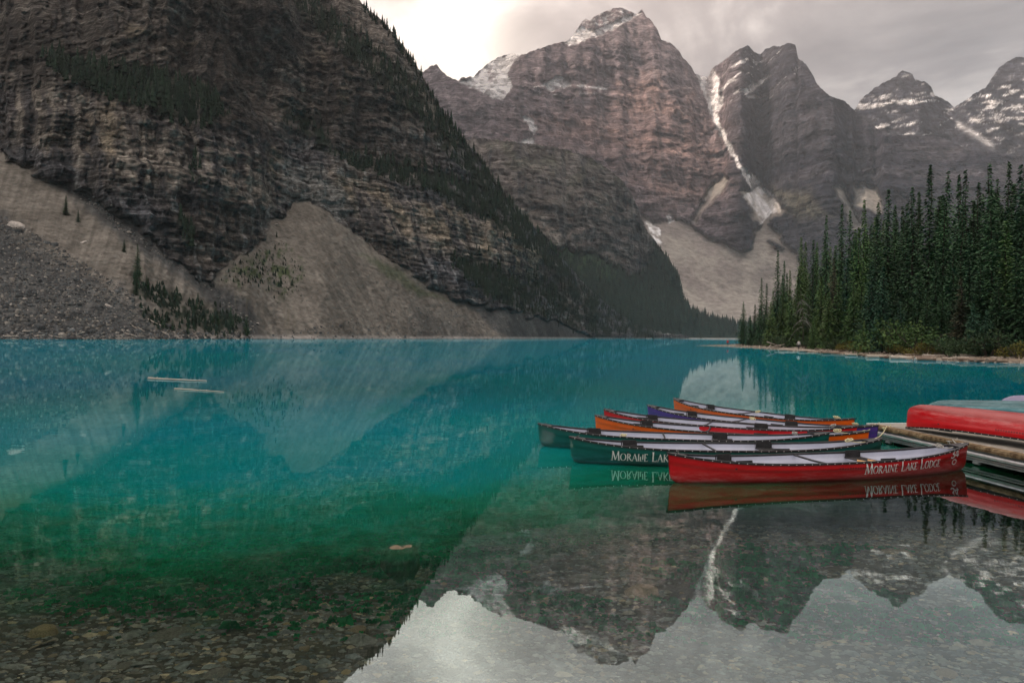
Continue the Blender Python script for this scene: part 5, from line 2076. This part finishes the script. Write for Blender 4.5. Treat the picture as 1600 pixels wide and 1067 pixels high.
red2 = stored('red', (8.22, 14.2, 0), (10.1, 8.9, 0), .905, 'faded red canoe lying upside down on the dock', roll=.04)
small_print(red2, -1.2 + .6, .16, side=1, n=14)
g2 = stored('teal', (9.05, 14.95, 0), (14.3, 13.9, 0), .905, 'scuffed teal canoe upside down behind the faded red one', roll=0)
p2 = stored('lilac', (10.95, 15.35, 0), (16.2, 14.9, 0), .985, 'pale purple canoe upside down, farthest back on the dock', roll=0)
# its white lettering, upside down with the hull
lettering('lettering', 'MORAINE', -2.15, -.02, .13, None, p2, side=1, narrow=.8)
for q, nm in ((-.8, 'left'), (.8, 'right')):
    mb = MB()
    mb.box((0, 0, 0), (.12, .9, .078), bev=.01)
    o = mb.build('support_block', M_edge, None)
    o.location = (p2.location.x + q * 2.45, p2.location.y, DZ + .041)
    tag(o, 'timber block under the %s end of the pale purple canoe' % nm, 'timber block', 'timber blocks under the stored canoe')

# ---- ropes


def local(e_, v):
    return e_.matrix_world @ Vector(v)


bpy.context.view_layer.update()
gz = float(zg(.93))
names = ['grey-white cord knotted on the stern of the nearest red canoe', 'yellow rope loops tied on the stern of the lettered green canoe', 'pale cord bunched on the stern of the second green canoe', 'yellow rope bundle on the stern of the front orange canoe',
         'pale cord lying on the stern of the red canoe in the middle', 'yellow rope knot on the stern of the purple canoe', 'pale yellow rope bunched on the stern of the farthest orange canoe']
for i, e_ in enumerate(CAN):
    s = .80 if i in (0, 1, 3) else (.78 if i == 2 else .84)
    p = local(e_, (s * CL / 2, .02, float(zg(s)) + .005))
    rope_coil('rope', p, i, .07 if i in (3, 1, 6) else .055, names[i], M_ropeg if i in (0, 2, 4) else M_rope, 5, 'ropes on the canoe sterns')
    tgt = {0: 2.35, 1: .50, 3: .12}.get(i)
    if tgt is not None:
        q = local(e_, (.97 * CL / 2, 0, float(zg(.97)) + .02))
        c_ = dA + dv * tgt + dn * .05
        rope_line('mooring_rope', [p + Vector((0, 0, .03)), q, (c_.x, c_.y, DZ + .02), (c_.x + .09, c_.y, DZ + .06)], ['cord running from the nearest red canoe to the dock', 'yellow line from the lettered green canoe up to the dock', '', 'yellow line from the front orange canoe to the dock'][i],
                  M_ropeg if i == 0 else M_rope, .009, .05, 'mooring lines', knot=(c_.x - .03, c_.y, DZ - .05))
# coils of yellow rope inside two canoes
for i, s, lab in ((6, -.02, 'yellow rope tangle beside the middle seat of the farthest orange canoe'), (5, -.02, 'yellow rope tangle beside the middle seat of the purple canoe'), (2, -.38, 'small knot of yellow rope on the gunwale of the second green canoe')):
    p = local(CAN[i], (s * CL / 2, .30 if s > -.1 else -.36, float(zg(s)) - .02))
    rope_coil('rope', p, 20 + i, .06, lab, M_rope, 4, 'ropes inside the canoes')


# ------------------------------------------------------------------ two walkers on the spit
def person(px, mats, label, pose, inland=2.2, hgt=1.72):
    x, y = shore_pt(px, inland)
    z = float(spit_h(np.array([x]), np.array([y]))[0])
    J = dict(pel=(0, 0, .95), bel=(0, 0, 1.10), che=(0, .01, 1.34), nec=(0, .01, 1.50), hea=(0, -.01, 1.60), cro=(0, -.01, 1.72),
             hl=(-.10, 0, .90), kl=(-.12, -.04, .50), al=(-.13, .02, .09), tl=(-.14, -.13, .04), hr=(.10, 0, .90), kr=(.12, -.02, .50), ar=(.14, .04, .09), tr=(.15, -.11, .04),
             sl=(-.18, 0, 1.43), el=(-.27, .01, 1.17), wl=(-.30, -.06, .93), fl=(-.31, -.10, .84), sr=(.18, 0, 1.43), er=(.27, .01, 1.17), wr=(.30, -.06, .93), fr=(.31, -.10, .84))
    J.update(pose)
    Rd = dict(pel=.135, bel=.125, che=.15, nec=.058, hea=.09, cro=.085, hl=.09, kl=.062, al=.042, tl=.04, hr=.09, kr=.062, ar=.042, tr=.04, sl=.065, el=.048, wl=.034, fl=.032, sr=.065, er=.048, wr=.034, fr=.032)
    E_ = [('pel', 'bel'), ('bel', 'che'), ('che', 'nec'), ('nec', 'hea'), ('hea', 'cro'), ('pel', 'hl'), ('hl', 'kl'), ('kl', 'al'), ('al', 'tl'), ('pel', 'hr'), ('hr', 'kr'), ('kr', 'ar'), ('ar', 'tr'),
          ('che', 'sl'), ('sl', 'el'), ('el', 'wl'), ('wl', 'fl'), ('che', 'sr'), ('sr', 'er'), ('er', 'wr'), ('wr', 'fr')]
    keys = list(J)
    m = bpy.data.meshes.new('body')
    m.from_pydata([J[k] for k in keys], [(keys.index(a), keys.index(b)) for a, b in E_], [])
    o = bpy.data.objects.new('body', m)
    COL.objects.link(o)
    o.modifiers.new('skin', 'SKIN')
    for i, k in enumerate(keys):
        m.skin_vertices[0].data[i].radius = (Rd[k], Rd[k])
    m.skin_vertices[0].data[0].use_root = True
    sb = o.modifiers.new('sub', 'SUBSURF')
    sb.levels = sb.render_levels = 1
    bpy.context.view_layer.update()
    ev = bpy.data.meshes.new_from_object(o.evaluated_get(bpy.context.evaluated_depsgraph_get()))
    bpy.data.objects.remove(o)
    ev.name = 'body'
    for q in mats:
        ev.materials.append(q)
    for f in ev.polygons:
        cz = f.center.z
        cxx = abs(f.center.x)
        f.material_index = 3 if cz > 1.66 or (cz > 1.55 and f.center.y > .04) else (2 if cz > 1.50 or (cz < .92 and cxx > .24) else (0 if cz > .93 else (3 if cz < .1 else 1)))
        f.use_smooth = True
    e_ = empty('person', (x, y, z), 0, label=label, cat='person')
    link('body', ev, None, e_)
    return e_


skin_ = surf('skin', (.45, .28, .20), (.52, .33, .25), 9, .6)
hair_ = surf('dark_hair', (.03, .02, .015), (.05, .035, .025), 9, .6)
redj = surf('red_jacket', (.50, .01, .02), (.62, .02, .03), 9, .7)
dark = surf('dark_trousers', (.02, .022, .03), (.04, .042, .05), 9, .8)
white = surf('white_jacket', (.78, .78, .76), (.85, .85, .84), 9, .7)
person(1137, [redj, dark, skin_, hair_], 'person in a red jacket and dark trousers standing on the tip of the spit', {}, inland=1.4)
person(1248, [white, dark, skin_, hair_], 'person in a white jacket walking along the beach of the spit', dict(kl=(-.12, -.18, .50), al=(-.14, -.12, .09), tl=(-.14, -.27, .05), kr=(.12, .05, .50), ar=(.13, .25, .12), tr=(.13, .14, .04), el=(-.30, .08, 1.17), wl=(-.28, .15, .95)), inland=3.2)
